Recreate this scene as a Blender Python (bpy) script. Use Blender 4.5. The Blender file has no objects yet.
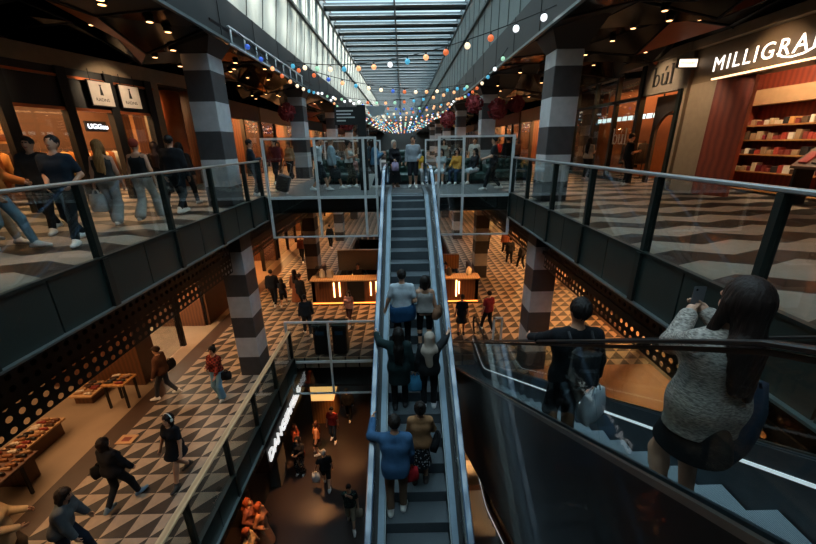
import bpy, bmesh, math, random
import numpy as np
from mathutils import Vector, Matrix
random.seed(7); RNG = np.random.default_rng(7)
SC = bpy.context.scene; COL = SC.collection
PI = math.pi; R = math.radians
# levels (metres): upper walkway 0, lower floor, basement; eye height
L1, L0, LB, EYE = 0.0, -5.4, -10.2, 1.52
XL, XR = -4.33, 3.35            # edges of the void on the upper level
BY = 11.46                      # void edge of the upper bridge

def hexc(h):
    v = [int(h[i:i+2], 16) / 255 for i in (0, 2, 4)]
    return tuple((c / 12.92 if c <= .04045 else ((c + .055) / 1.055) ** 2.4) for c in v)

# ------------------------------------------------------------------ materials
MATS = {}
class NT:
    def __init__(s, name):
        s.m = bpy.data.materials.new(name); s.m.use_nodes = True; s.t = s.m.node_tree
        s.bsdf = s.t.nodes['Principled BSDF']; s.out = s.t.nodes['Material Output']
    def n(s, typ, **kw):
        nd = s.t.nodes.new(typ)
        for k, v in kw.items():
            if k in nd.inputs: nd.inputs[k].default_value = v
            else: setattr(nd, k, v)
        return nd
    def l(s, a, b): s.t.links.new(a, b)
    def math(s, op, a, b=None):
        nd = s.n('ShaderNodeMath', operation=op)
        for i, v in enumerate((a, b)):
            if v is None: continue
            if isinstance(v, (int, float)): nd.inputs[i].default_value = v
            else: s.l(v, nd.inputs[i])
        return nd.outputs[0]
    def coord(s): return s.n('ShaderNodeTexCoord').outputs['Object']
    def mix(s, fac, a, b):
        nd = s.n('ShaderNodeMix', data_type='RGBA')
        if isinstance(fac, (int, float)): nd.inputs[0].default_value = fac
        else: s.l(fac, nd.inputs[0])
        for i, v in ((6, a), (7, b)):
            if isinstance(v, tuple): nd.inputs[i].default_value = (*v[:3], 1)
            else: s.l(v, nd.inputs[i])
        return nd.outputs[2]
    def noise(s, scale, detail=3):
        nd = s.n('ShaderNodeTexNoise', Scale=scale, Detail=detail); s.l(s.coord(), nd.inputs['Vector']); return nd.outputs['Fac']
    def bump(s, h, strength=.2, dist=.01):
        b = s.n('ShaderNodeBump', Strength=strength, Distance=dist); s.l(h, b.inputs['Height']); s.l(b.outputs[0], s.bsdf.inputs['Normal'])

def mat(name, col, rough=.5, metal=0., var=.18, scale=6., bump=0., spec=.5, coat=0.):
    if name in MATS: return MATS[name]
    if isinstance(col, str): col = hexc(col)
    t = NT(name); b = t.bsdf
    b.inputs['Roughness'].default_value = rough; b.inputs['Metallic'].default_value = metal
    b.inputs['Specular IOR Level'].default_value = spec; b.inputs['Coat Weight'].default_value = coat
    f = t.noise(scale)
    t.l(t.mix(f, tuple(c * (1 - var) for c in col), tuple(min(1, c * (1 + var)) for c in col)), b.inputs['Base Color'])
    if bump: t.bump(t.noise(scale * 6), bump, .01)
    MATS[name] = t.m; return t.m

def glow(name, col, s):
    if name in MATS: return MATS[name]
    if isinstance(col, str): col = hexc(col)
    t = NT(name); b = t.bsdf
    b.inputs['Base Color'].default_value = (*col, 1)
    b.inputs['Emission Color'].default_value = (*col, 1); b.inputs['Emission Strength'].default_value = s
    MATS[name] = t.m; return t.m

def glass(name, tint=(.93, .96, .95), refl=.05):
    if name in MATS: return MATS[name]
    t = NT(name); t.t.nodes.remove(t.bsdf)
    tr = t.n('ShaderNodeBsdfTransparent'); tr.inputs[0].default_value = (*tint, 1)
    gl = t.n('ShaderNodeBsdfGlossy', Roughness=.01); gl.inputs[0].default_value = (.95, .97, 1, 1)
    lw = t.n('ShaderNodeLayerWeight', Blend=.5)
    f = t.math('MINIMUM', t.math('ADD', t.math('MULTIPLY', t.math('POWER', lw.outputs['Facing'], 5.), .9), refl), 1.)
    mx = t.n('ShaderNodeMixShader'); t.l(f, mx.inputs[0]); t.l(tr.outputs[0], mx.inputs[1]); t.l(gl.outputs[0], mx.inputs[2])
    t.l(mx.outputs[0], t.out.inputs[0]); MATS[name] = t.m; return t.m

def tri_floor():
    t = NT('triangle tile floor'); sp = t.n('ShaderNodeSeparateXYZ'); t.l(t.coord(), sp.inputs[0])
    u = t.math('FRACT', t.math('DIVIDE', t.math('ADD', sp.outputs[0], 50.03), .47))
    v = t.math('FRACT', t.math('DIVIDE', t.math('ADD', sp.outputs[1], 50.1), .47))
    d = t.math('LESS_THAN', v, u)
    n = t.noise(9); n2 = t.noise(1.3)
    light = t.mix(n, hexc('7d7064'), hexc('a08f7c')); dark = t.mix(n, hexc('1f1b1a'), hexc('2f2a27'))
    g = t.math('MAXIMUM', t.math('LESS_THAN', u, .012), t.math('LESS_THAN', v, .012))
    c = t.mix(d, light, dark); c = t.mix(g, c, hexc('453d37'))
    t.l(c, t.bsdf.inputs['Base Color'])
    t.l(t.math('ADD', t.math('MULTIPLY', n2, .2), .42), t.bsdf.inputs['Roughness']); t.bsdf.inputs['Specular IOR Level'].default_value = .35
    MATS['tri'] = t.m; return t.m

def zig_floor():
    t = NT('zigzag stone floor'); sp = t.n('ShaderNodeSeparateXYZ'); t.l(t.coord(), sp.inputs[0])
    z = t.math('ABSOLUTE', t.math('SUBTRACT', t.math('FRACT', t.math('DIVIDE', t.math('ADD', sp.outputs[0], 50), 1.3)), .5))
    v = t.math('FRACT', t.math('DIVIDE', t.math('ADD', t.math('ADD', sp.outputs[1], 50), t.math('MULTIPLY', z, .55)), 1.05))
    d = t.math('LESS_THAN', v, .48)
    n = t.noise(7)
    c = t.mix(d, t.mix(n, hexc('94887b'), hexc('aea194')), t.mix(n, hexc('191716'), hexc('272422')))
    t.l(c, t.bsdf.inputs['Base Color']); t.bsdf.inputs['Roughness'].default_value = .5
    MATS['zig'] = t.m; return t.m

def band_mat(name, z0, step, first_light):
    t = NT(name); sp = t.n('ShaderNodeSeparateXYZ'); t.l(t.coord(), sp.inputs[0])
    k = t.math('FLOOR', t.math('DIVIDE', t.math('SUBTRACT', sp.outputs[2], z0), step))
    d = t.math('GREATER_THAN', t.math('FRACT', t.math('ADD', t.math('MULTIPLY', k, .5), .0 if first_light else .5)), .25)
    n = t.noise(5, 6)
    c = t.mix(d, t.mix(n, hexc('9c9da0'), hexc('c0c1c3')), t.mix(n, hexc('302f31'), hexc('464547')))
    t.l(c, t.bsdf.inputs['Base Color']); t.bsdf.inputs['Roughness'].default_value = .6
    t.bump(t.noise(40, 5), .08); MATS[name] = t.m; return t.m

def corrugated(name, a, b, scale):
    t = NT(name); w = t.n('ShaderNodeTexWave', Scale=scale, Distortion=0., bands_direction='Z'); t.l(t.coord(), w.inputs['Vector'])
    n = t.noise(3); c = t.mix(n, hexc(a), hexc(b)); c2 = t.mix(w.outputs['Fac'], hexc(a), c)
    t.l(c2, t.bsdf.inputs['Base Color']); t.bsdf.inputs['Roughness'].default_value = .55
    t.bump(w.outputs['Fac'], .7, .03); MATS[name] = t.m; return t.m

def wood(name, a, b, scale=3., rough=.45, axis='X'):
    if name in MATS: return MATS[name]
    t = NT(name); w = t.n('ShaderNodeTexWave', Scale=scale, Distortion=3., bands_direction=axis); w.inputs['Detail'].default_value = 3
    t.l(t.coord(), w.inputs['Vector'])
    t.l(t.mix(w.outputs['Fac'], hexc(a), hexc(b)), t.bsdf.inputs['Base Color']); t.bsdf.inputs['Roughness'].default_value = rough
    MATS[name] = t.m; return t.m

def cloth(h, kind='plain'):
    key = 'cloth ' + kind + ' ' + h
    if key in MATS: return MATS[key]
    t = NT(key); c = hexc(h); b = t.bsdf; b.inputs['Roughness'].default_value = .9; b.inputs['Specular IOR Level'].default_value = .2
    if kind == 'knit':
        mp = t.n('ShaderNodeMapping'); t.l(t.coord(), mp.inputs[0]); mp.inputs['Scale'].default_value = (40, 40, 160)
        ns = t.n('ShaderNodeTexNoise', Scale=1., Detail=4.); t.l(mp.outputs[0], ns.inputs['Vector']); f = ns.outputs['Fac']
        rp = t.n('ShaderNodeValToRGB'); rp.color_ramp.elements[0].position = .35; rp.color_ramp.elements[1].position = .68
        rp.color_ramp.elements[0].color = (*[x * .4 for x in c], 1); rp.color_ramp.elements[1].color = (*[min(1, x * 1.5) for x in c], 1)
        t.l(f, rp.inputs[0]); t.l(rp.outputs[0], b.inputs['Base Color']); t.bump(f, .5, .01)
    elif kind in ('print', 'plaid', 'camo'):
        if kind == 'plaid':
            ck = t.n('ShaderNodeTexChecker', Scale=14.); ck.inputs[1].default_value = (*c, 1); ck.inputs[2].default_value = (*[x * .25 for x in c], 1)
            t.l(t.coord(), ck.inputs[0]); t.l(ck.outputs[0], b.inputs['Base Color'])
        else:
            vo = t.n('ShaderNodeTexVoronoi', Scale=26. if kind == 'print' else 11.); t.l(t.coord(), vo.inputs[0])
            f = t.math('LESS_THAN', vo.outputs['Distance'], .33 if kind == 'print' else .4)
            t.l(t.mix(f, tuple(x * .3 for x in c) if kind == 'camo' else hexc('14161b'), c), b.inputs['Base Color'])
    else:
        f = t.noise(14, 4); t.l(t.mix(f, tuple(x * .72 for x in c), tuple(min(1, x * 1.2) for x in c)), b.inputs['Base Color'])
        t.bump(t.noise(9, 3), .35, .03)
    MATS[key] = t.m; return t.m

def skin(h='c08f73'):
    key = 'skin ' + h
    if key in MATS: return MATS[key]
    t = NT(key); c = hexc(h); f = t.noise(11)
    t.l(t.mix(f, tuple(x * .86 for x in c), tuple(min(1, x * 1.1) for x in c)), t.bsdf.inputs['Base Color'])
    t.bsdf.inputs['Roughness'].default_value = .55; MATS[key] = t.m; return t.m
def hairm(h):
    key = 'hair ' + h
    if key in MATS: return MATS[key]
    t = NT(key); c = hexc(h); w = t.n('ShaderNodeTexNoise', Scale=1.); mp = t.n('ShaderNodeMapping'); mp.inputs['Scale'].default_value = (70, 70, 5)
    t.l(t.coord(), mp.inputs[0]); t.l(mp.outputs[0], w.inputs['Vector'])
    t.l(t.mix(w.outputs['Fac'], tuple(x * .4 for x in c), tuple(min(1, x * 1.7) for x in c)), t.bsdf.inputs['Base Color'])
    t.bsdf.inputs['Roughness'].default_value = .6; t.bsdf.inputs['Specular IOR Level'].default_value = .25; t.bump(w.outputs['Fac'], .6, .01); MATS[key] = t.m; return t.m

M = dict(
    frame=mat('dark green black painted steel', '1c2624', .4, .3),
    fascia=mat('dark green black fascia panel', '232f2d', .38, .2, var=.1),
    lip=mat('pale steel edge trim', '7d8787', .35, .8),
    steel=mat('brushed stainless steel', '9aa0a2', .28, 1., bump=.05),
    white=mat('white powder coated frame', 'c4cacc', .4),
    rubber=mat('sky tinted handrail rubber', '33506a', .25, 0, spec=.8, coat=.5), rubber2=mat('black handrail rubber', '101113', .4),  # first rubber is black; the blue sky reflection is put into its colour
    black=mat('matt black metal', '0d0e0f', .55, .2),
    gloss=mat('gloss black ceiling panel', '0b0b0c', .12, .5, spec=.8),
    mirror=mat('polished dark mirror panel', '6a6866', .08, 1., var=.3),
    copper=mat('copper panel', 'a8623c', .32, .7),
    orange=mat('terracotta ceiling panel', '8a4128', .4),
    plaster=mat('dark plaster wall', '2b2623', .7), tan=mat('tan stone cladding', '8b7a64', .6, bump=.1),
    cream=mat('warm cream wall', 'b08a62', .7), redbrown=wood('red brown timber wall', '6b2a18', '84361f', 2., .5, 'Y'),
    ply=wood('warm plywood', 'a06e3d', 'bd8850', 2.5), walnut=wood('walnut panel', '4a2c1a', '5f3a22', 2.5),
    oak=wood('oak handrail', 'b08f6c', 'c8a883', 3.), granite=mat('speckled granite', '6a5c4c', .35, var=.6, scale=45),
    basefloor=mat('dark basement stone', '2c2321', .35, scale=2), shopfloor=mat('pale shop floor tile', '8a7763', .4, scale=2),
    strip=mat('dark brown floor border', '3a2a20', .45), concrete=mat('grey concrete', '4b4a48', .8, bump=.1),
    bulk=mat('dark bulkhead panel', '16181a', .5), slat=mat('grey louvre blade', '60686b', .5, .4),
    leather=mat('dark green leather', '16332e', .45, bump=.2), rednet=mat('red blossom', '8a2f33', .8, var=.5, scale=30),
    tread=None, glass=glass('clear balustrade glass', (.9, .93, .92), .08), shopglass=glass('shop window glass', (.8, .82, .82), .05),
    escglass=glass('escalator glass', (.9, .95, .95), .012))
M['deck'] = mat('blue grey brushed deck', '5d6a74', .42, .9); M['skl'] = glow('skirt light', 'dfe8ee', .55)
M['tri'] = tri_floor(); M['zig'] = zig_floor()
M['bandU'] = band_mat('banded column upper', 3.27 - .69 * 12, .69, True)
M['bandL'] = band_mat('banded column lower', L0 - .01 - .684 * 10, .684, False)
M['corrSun'] = corrugated('sunlit pale corrugated screen', 'aab3ad', 'c3cac3', 9.)  # sunlight put into a paler colour of the shared clerestory panel
M['corrShade'] = corrugated('grey corrugated screen', '626c6a', '78827f', 9.)  # same panel on the sunless side, shade put into a darker colour
def tread():
    t = NT('grooved escalator step'); w = t.n('ShaderNodeTexWave', Scale=28., bands_direction='X'); t.l(t.coord(), w.inputs['Vector'])
    t.l(t.mix(w.outputs['Fac'], hexc('3c4348'), hexc('8f9ba3')), t.bsdf.inputs['Base Color'])
    t.bsdf.inputs['Roughness'].default_value = .4; t.bsdf.inputs['Metallic'].default_value = .5; t.bump(w.outputs['Fac'], .5, .01); return t.m
M['tread'] = tread()
M['riser'] = mat('dark ribbed escalator riser', '4d555b', .5, .3)

# ------------------------------------------------------------------ mesh builder
class MB:
    def __init__(s, xf=None): s.v = []; s.f = []; s.mi = []; s.xf = xf; s.cur = 0; s.sm = []
    def add(s, vs, fs, smooth=False):
        b = len(s.v); s.v += [tuple(v) for v in vs]
        for f in fs: s.f.append(tuple(b + i for i in f)); s.mi.append(s.cur); s.sm.append(smooth)
        return s
    def box(s, x0, x1, y0, y1, z0, z1):
        v = [(x, y, z) for z in (z0, z1) for y in (y0, y1) for x in (x0, x1)]
        return s.add(v, [(0, 2, 3, 1), (4, 5, 7, 6), (0, 1, 5, 4), (2, 6, 7, 3), (0, 4, 6, 2), (1, 3, 7, 5)])
    def cbox(s, c, d): return s.box(c[0]-d[0]/2, c[0]+d[0]/2, c[1]-d[1]/2, c[1]+d[1]/2, c[2]-d[2]/2, c[2]+d[2]/2)
    def bevbox(s, x0, x1, y0, y1, z0, z1, b=.02):
        def ring(z, i): return [(x0+i+b, y0+i, z), (x1-i-b, y0+i, z), (x1-i, y0+i+b, z), (x1-i, y1-i-b, z), (x1-i-b, y1-i, z), (x0+i+b, y1-i, z), (x0+i, y1-i-b, z), (x0+i, y0+i+b, z)]
        rs = [ring(z0, b), ring(z0+b, 0), ring(z1-b, 0), ring(z1, b)]; v = sum(rs, []); f = []
        for k in range(3):
            for i in range(8): f.append((k*8+i, k*8+(i+1) % 8, k*8+8+(i+1) % 8, k*8+8+i))
        f.append(tuple(range(7, -1, -1))); f.append(tuple(range(24, 32))); return s.add(v, f)
    def quad(s, a, b, c, d): return s.add([a, b, c, d], [(0, 1, 2, 3)])
    def tube(s, pts, r, n=8, closed=False, r2=None):
        pts = [Vector(p) for p in pts]; m = len(pts); rings = []; u = None
        for i, p in enumerate(pts):
            a = pts[i-1] if (i > 0 or closed) else p; c = pts[(i+1) % m] if (i < m-1 or closed) else p
            t = (c - a).normalized() if (c - a).length > 1e-9 else Vector((0, 0, 1))
            if u is None: u = t.cross(Vector((0, 0, 1)) if abs(t.z) < .9 else Vector((1, 0, 0))).normalized()
            u = (u - t * u.dot(t)).normalized(); w = t.cross(u)
            rr = r if r2 is None else r + (r2 - r) * i / max(1, m - 1)
            rings.append([p + (u * math.cos(2*PI*k/n) + w * math.sin(2*PI*k/n)) * rr for k in range(n)])
        v = sum(rings, []); f = []
        for i in range(m if closed else m - 1):
            j = (i + 1) % m
            for k in range(n): f.append((i*n+k, i*n+(k+1) % n, j*n+(k+1) % n, j*n+k))
        if not closed: f.append(tuple(range(n-1, -1, -1))); f.append(tuple((m-1)*n+k for k in range(n)))
        return s.add(v, f, True)
    def sweep(s, pts, prof, closed=False):
        """prof: (x, up) offsets; pts in the YZ plane given as (x, y, z); up is the normal of the path"""
        n = len(prof); rings = []; m = len(pts)
        for i, p in enumerate(pts):
            a = pts[i-1] if (i > 0 or closed) else p; c = pts[(i+1) % m] if (i < m-1 or closed) else p
            dy, dz = c[1]-a[1], c[2]-a[2]; L = math.hypot(dy, dz) or 1; sg = 1 if True else 1
            ny, nz = -dz/L, dy/L
            if getattr(s, 'flip', False): ny, nz = -ny, -nz
            rings.append([(p[0]+x, p[1]+ny*h, p[2]+nz*h) for x, h in prof])
        v = sum(rings, []); f = []
        for i in range(m if closed else m-1):
            j = (i+1) % m
            for k in range(n): f.append((i*n+k, i*n+(k+1) % n, j*n+(k+1) % n, j*n+k))
        if not closed: f.append(tuple(range(n-1, -1, -1))); f.append(tuple((m-1)*n+k for k in range(n)))
        return s.add(v, f)
    def lathe(s, prof, c=(0, 0, 0), n=14):
        v = []; f = []
        for r, z in prof:
            for k in range(n): v.append((c[0]+r*math.cos(2*PI*k/n), c[1]+r*math.sin(2*PI*k/n), c[2]+z))
        for i in range(len(prof)-1):
            for k in range(n): f.append((i*n+k, i*n+(k+1) % n, (i+1)*n+(k+1) % n, (i+1)*n+k))
        f.append(tuple(range(n-1, -1, -1))); f.append(tuple((len(prof)-1)*n+k for k in range(n))); return s.add(v, f, True)
    def ball(s, c, r, n=8, m=6, sq=(1, 1, 1)):
        v = []; f = []
        for i in range(m+1):
            a = PI*i/m
            for k in range(n): v.append((c[0]+r*sq[0]*math.sin(a)*math.cos(2*PI*k/n), c[1]+r*sq[1]*math.sin(a)*math.sin(2*PI*k/n), c[2]+r*sq[2]*math.cos(a)))
        for i in range(m):
            for k in range(n): f.append((i*n+k, i*n+n+k, i*n+n+(k+1) % n, i*n+(k+1) % n))
        return s.add(v, f, True)
    def build(s, name, m=None, parent=None, loc=None):
        me = bpy.data.meshes.new(name)
        vs = [s.xf @ Vector(v) for v in s.v] if s.xf is not None else s.v
        me.from_pydata(vs, [], s.f)
        for x in (m if isinstance(m, (list, tuple)) else [m]): me.materials.append(x)
        me.polygons.foreach_set('material_index', s.mi); me.polygons.foreach_set('use_smooth', s.sm)
        me.update(); bm = bmesh.new(); bm.from_mesh(me); bmesh.ops.recalc_face_normals(bm, faces=bm.faces); bm.to_mesh(me); bm.free()
        o = bpy.data.objects.new(name, me); COL.objects.link(o)
        if parent: o.parent = parent
        if loc: o.location = loc
        return o

def tag(o, label=None, cat=None, group=None, kind=None):
    if label: o['label'] = label
    if cat: o['category'] = cat
    if group: o['group'] = group
    if kind: o['kind'] = kind
    return o
def thing(name, label, cat, loc=(0, 0, 0), rz=0, group=None):
    o = bpy.data.objects.new(name, None); COL.objects.link(o); o.location = loc; o.rotation_euler = (0, 0, rz)
    return tag(o, label, cat, group)
def struct(name, mb, m, label, cat=None): return tag(mb.build(name, m), label, cat or name.split('_')[0], kind='structure')
def dup(o, loc=None, rz=None, label=None, group=None):
    r = o.copy(); COL.objects.link(r)
    if loc is not None: r.location = loc
    if rz is not None: r.rotation_euler = (0, 0, rz)
    if label: r['label'] = label
    if group: r['group'] = group
    for ch in KIDS.get(o.name, []):
        c = ch.copy(); COL.objects.link(c); c.parent = r
    return r
KIDS = {}
def kids(o, *ch): KIDS[o.name] = list(ch); return o
# ------------------------------------------------------------------ shell
def slab(name, label, boxes, m):
    b = MB()
    for x in boxes: b.box(*x)
    return struct(name, b, m, label, 'floor' if 'floor' in name else None)
YE = 95.0
slab('floor_upper', 'zigzag striped stone floor of the upper walkway', [(-13, XL-.0, -4, YE, -.4, 0), (XR, 13, -4, YE, -.4, 0)], M['zig'])
slab('floor_upper_bridge', 'grey stone floor of the bridge where the main escalator arrives', [(XL, .13-.86, BY+.06, 20.5, -.35, 0), (.13+.86, XR, BY+.06, 20.5, -.35, 0), (.13-.86, .13+.86, 13.5, 20.5, -.35, 0), (XL, XR, 34, 40, -.35, 0), (XL, XR, 60, 66, -.35, 0), (XL, XR, -4, -1.3, -.35, 0), (XL, 1.2, -1.3, .12, -.35, 0)],
     mat('blue grey stone floor', '5a5d5f', .35, scale=3))
slab('floor_lower', 'triangle patterned tile floor of the middle level', [(-7.2, -3.9, -4, YE, L0-.4, L0), (-3.9, 3.0, 10.95, 18, L0-.4, L0), (-3.9, 3.0, 29, YE, L0-.4, L0), (3.0, 3.9, -4, 10.2, L0-.4, L0), (3.0, 8.0, 10.2, YE, L0-.4, L0), (-3.9, -.9, -4, 1.6, L0-.4, L0), (-.9, 1.2, -4, .6, L0-.4, L0)], M['tri'])
slab('floor_shops', 'pale tiled shop floor of the middle level', [(-13, -7.75, -4, YE, L0-.4, L0+.004), (8.4, 13, -4, YE, L0-.4, L0+.004)], M['shopfloor'])
slab('floor_plain', 'plain terracotta brown floor beside the black clad escalator', [(3.9, 8.0, -4, 10.2, L0-.4, L0+.002)], mat('terracotta floor', '8a5a38', .5, var=.1, scale=1.5))
slab('floor_border', 'dark brown border strip beside the triangle tiles', [(-7.75, -7.2, -4, YE, L0-.4, L0+.006), (8.0, 8.4, -4, YE, L0-.4, L0+.006)], M['strip'])
slab('floor_basement', 'dark stone floor of the basement level', [(-13, 13, -4, YE, LB-.3, LB)], M['basefloor'])
struct('wall_left', MB().box(-13.3, -13, -4, YE, LB, 8.4), M['plaster'], 'dark outer wall behind the shops with the hanging signs')
struct('wall_right', MB().box(13, 13.3, -4, YE, LB, 8.4), M['plaster'], 'dark outer wall behind the stationery shop')
struct('wall_near', MB().box(-13, 13, -4.3, -4, LB, 8.4), M['plaster'], 'dark wall behind the viewpoint')
struct('wall_far', MB().box(-13, 13, YE, YE+.3, LB, 8.4), M['concrete'], 'grey end wall of the arcade')
struct('ceiling_roof', MB().box(-13, -3.85, -4, YE, 8.2, 8.5).box(3.35, 13, -4, YE, 8.2, 8.5).box(-3.85, 3.35, -4.3, -3, 8.2, 8.5), M['plaster'], 'solid roof on both sides of the skylight')
# undersides of the upper walkways
struct('ceiling_lower', MB().box(-13, -4.95, -4, YE, -1.5, -1.4).box(3.95, 13, -4, YE, -1.5, -1.4).box(-4.9, 3.9, BY+.1, 20.2, -.5, -.42), M['plaster'], 'dark ceiling over the middle level walkways')
struct('ceiling_basement', MB().box(-13, -4.6, -4, YE, L0-1.3, L0-1.2).box(3.4, 13, -4, YE, L0-1.3, L0-1.2).box(-3.9, 3.0, 11.1, 18, L0-1.3, L0-1.2), M['plaster'], 'dark ceiling over the basement shops')

# faceted ceilings over the upper walkways
def faceted(name, label, x0, x1, seed):
    rnd = random.Random(seed); nx = 6; ys = []; y = -4.
    while y < YE: ys.append(y); y += rnd.uniform(1.1, 2.1) * (1 if y < 40 else 2)
    ys.append(YE); g = []
    for j, y in enumerate(ys):
        row = []
        for i in range(nx + 1):
            t = i / nx; x = x0 + (x1 - x0) * t + (rnd.uniform(-.35, .35) if 0 < i < nx else 0)
            z = 3.98 if i == 0 else (4.15 if i == nx else 4.15 + rnd.uniform(-.55, .55))
            row.append((x, y + (rnd.uniform(-.5, .5) if 0 < j < len(ys)-1 and 0 < i else 0), z))
        g.append(row)
    b = MB()
    for j in range(len(ys)-1):
        for i in range(nx):
            a, c, d, e = g[j][i], g[j][i+1], g[j+1][i+1], g[j+1][i]
            for tr in ((a, c, d), (a, d, e)) if rnd.random() < .5 else ((a, c, e), (c, d, e)):
                r = rnd.random(); r = r if i else .45 + .43*r if r < .9 else .9; b.cur = 0 if r < .6 else 1 if r < .76 else 2 if r < .88 else 3 if r < .95 else 4
                b.add(tr, [(0, 1, 2)])
    o = struct(name, b, [M['gloss'], M['black'], M['mirror'], M['copper'], M['orange']], label)
    ds = MB()                                       # thin folded seams of the facets
    for j in range(0, min(len(ys)-1, 24)):
        for i in range(nx): 
            for p, q in ((g[j][i], g[j][i+1]), (g[j][i], g[j+1][i])): ds.tube([(p[0], p[1], p[2]-.015), (q[0], q[1], q[2]-.015)], .018, 4)
    ds.build('ceiling_seam', M['black'], o)
    return g
GL = faceted('ceiling_left', 'black and copper faceted ceiling above the shops with hanging signs', -4.34, -12.9, 3)
GR = faceted('ceiling_right', 'black faceted ceiling above the stationery shop', 3.4, 12.9, 11)

# bulkheads, corrugated clerestory screens, skylight
def side_wall(sfx, x, xt, s, m, lab):
    b = MB(); b.box(*sorted((x, x + s*.12)), -4, YE, 4.0, 4.95)
    for y in np.arange(-3, 60, 2.2): b.box(*sorted((x - s*.015, x + s*.02)), y, y+.03, 4.05, 4.95)
    struct('wall_bulkhead_' + sfx, b, M['bulk'], 'dark bulkhead band under the ' + lab, 'wall')
    e = MB(); e.box(*sorted((x - s*.05, x + s*.03)), -4, YE, 3.95, 4.01)
    struct('trim_' + ('1' if s < 0 else '2'), e, M['lip'], 'thin steel edge along the ceiling below the ' + lab)
    p = MB(); d = .04
    p.add([(x, -4, 4.95), (x, YE, 4.95), (xt, YE, 8.2), (xt, -4, 8.2), (x+s*d, -4, 4.95), (x+s*d, YE, 4.95), (xt+s*d, YE, 8.2), (xt+s*d, -4, 8.2)],
          [(0, 1, 2, 3), (4, 5, 6, 7), (0, 1, 5, 4), (2, 3, 7, 6)])
    o = struct('wall_clerestory_' + sfx, p, m, lab, 'wall')
    r = MB(); k = (xt - x) / 3.25
    for y in np.arange(-3, YE, 1.25):
        r.add([(x-s*.02, y, 4.95), (x-s*.02, y+.035, 4.95), (xt-s*.02, y+.035, 8.2), (xt-s*.02, y, 8.2), (x+s*.02, y, 4.95), (x+s*.02, y+.035, 4.95), (xt+s*.02, y+.035, 8.2), (xt+s*.02, y, 8.2)],
              [(0, 1, 2, 3), (4, 7, 6, 5), (0, 3, 7, 4), (1, 5, 6, 2)])
    z = 6.5; xx = x + k*(z-4.95); r.box(*sorted((xx-s*.1, xx+s*.02)), -3, YE, z, z+.1)
    r.build('joint', mat('dark panel joint', '3a403f', .6), o)
side_wall('left', -4.3, -3.85, -1, M['corrSun'], 'sunlit pale corrugated screen wall beside the skylight')
side_wall('right', 3.35, 3.35, 1, M['corrShade'], 'shaded grey corrugated screen wall beside the skylight')
b = MB()
for i, y in enumerate(np.arange(-2.4, YE - 2, 1.48)):
    b.box(-3.85, 3.35, y, y+.6, 8.0, 8.1); b.box(-3.85, 3.35, y+.6, y+.64, 7.92, 8.1)
sk = struct('ceiling_skylight', b, M['slat'], 'long skylight of grey cross blades with pale sky between', 'skylight')
r = MB()
for y in np.arange(-2.2, YE - 2, 1.48): r.box(-3.7, 3.2, y+.9, y+.93, 7.86, 7.89)  # pale bars stand in for the lit edges of the blades
r.build('lit_edge_bar', M['white'], sk)
MB().box(-.33, -.25, -3, YE, 7.86, 8.12).build('ridge_bar', M['slat'], sk)
MB().box(-3.95, -3.8, -3, YE, 7.85, 8.2).box(3.28, 3.4, -3, YE, 7.85, 8.2).build('edge_beam', M['slat'], sk)

# banded columns, one object per storey
def column(x, y, w, d):
    for nm, z0, z1, m, lb in (('column', 0, 3.63, M['bandU'], 'upper'), ('column', L0, -.36, M['bandL'], 'middle'), ('column', LB, L0-.4, M['concrete'], 'basement')):
        b = MB(); b.bevbox(*sorted((x, x+w)), y, y+d, z0, z1, .012)
        o = struct('column', b, m, 'square banded stone column, %s storey, %s' % (lb, ('shop sign side' if x < 0 else 'stationery shop side') + (' by the bridge' if y < 12 else ' further along, row %d' % round((y-1.4)/8.6))), 'column')
        if lb == 'upper':
            c = MB(); a, e = sorted((x, x+w)); c.add([(a, y, 3.63), (e, y, 3.63), (e, y+d, 3.63), (a, y+d, 3.63), (a-.35, y-.35, 4.25), (e+.35, y-.35, 4.25), (e+.35, y+d+.35, 4.25), (a-.35, y+d+.35, 4.25)],
                  [(0, 1, 5, 4), (1, 2, 6, 5), (2, 3, 7, 6), (3, 0, 4, 7)]); c.build('capital', M['bulk'], o)
for i in range(6):
    y = 10.0 + 8.6*i
    column(-4.62, y, -.66, .75); column(3.74, y, .68, .72)

# balustrades running along the void
def balustrade(name, label, x, s, z0, posts, railm, fdepth=.67, ped=True):
    """s = +1 when the void lies towards +x"""
    t = thing(name, label, 'balustrade', (x, (posts[0]+posts[-1])/2, z0)); oy = t.location.y
    def P(nm, mb, m):
        mb.xf = Matrix.Translation((-x, -oy, -z0)); return mb.build(nm, m, t)
    y0, y1 = posts[0], posts[-1]
    hw_ = .065 if railm.name.startswith('oak') else .045
    P('handrail', MB().bevbox(x-hw_, x+hw_, y0, y1, z0+1.07, z0+1.12, .012), railm)
    for y in posts: P('post', MB().box(x-.05, x+.05, y-.035, y+.035, z0-fdepth, z0+1.07).box(*sorted((x+s*.05, x+s*.09)), y-.05, y+.05, z0-fdepth, z0+.05), M['frame'])
    for a, c in zip(posts, posts[1:]):
        P('glass_pane', MB().box(x-.006, x+.006, a+.04, c-.04, z0+.06, z0+1.06), M['glass'])
        n = 2 if c - a > 1.2 else 1
        for k in range(n):
            u, w = a + (c-a)*k/n, a + (c-a)*(k+1)/n
            P('fascia_panel', MB().box(x-.04, x+.04, u+.012, w-.012, z0-fdepth, z0+.05), M['fascia'])
    P('lower_trim', MB().box(*sorted((x, x+s*.1)), y0, y1, z0-fdepth-.03, z0-fdepth), M['lip'])
    P('glazing_channel', MB().box(*sorted((x, x+s*.07)), y0, y1, z0+.045, z0+.075), M['frame'])
    return t
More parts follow.
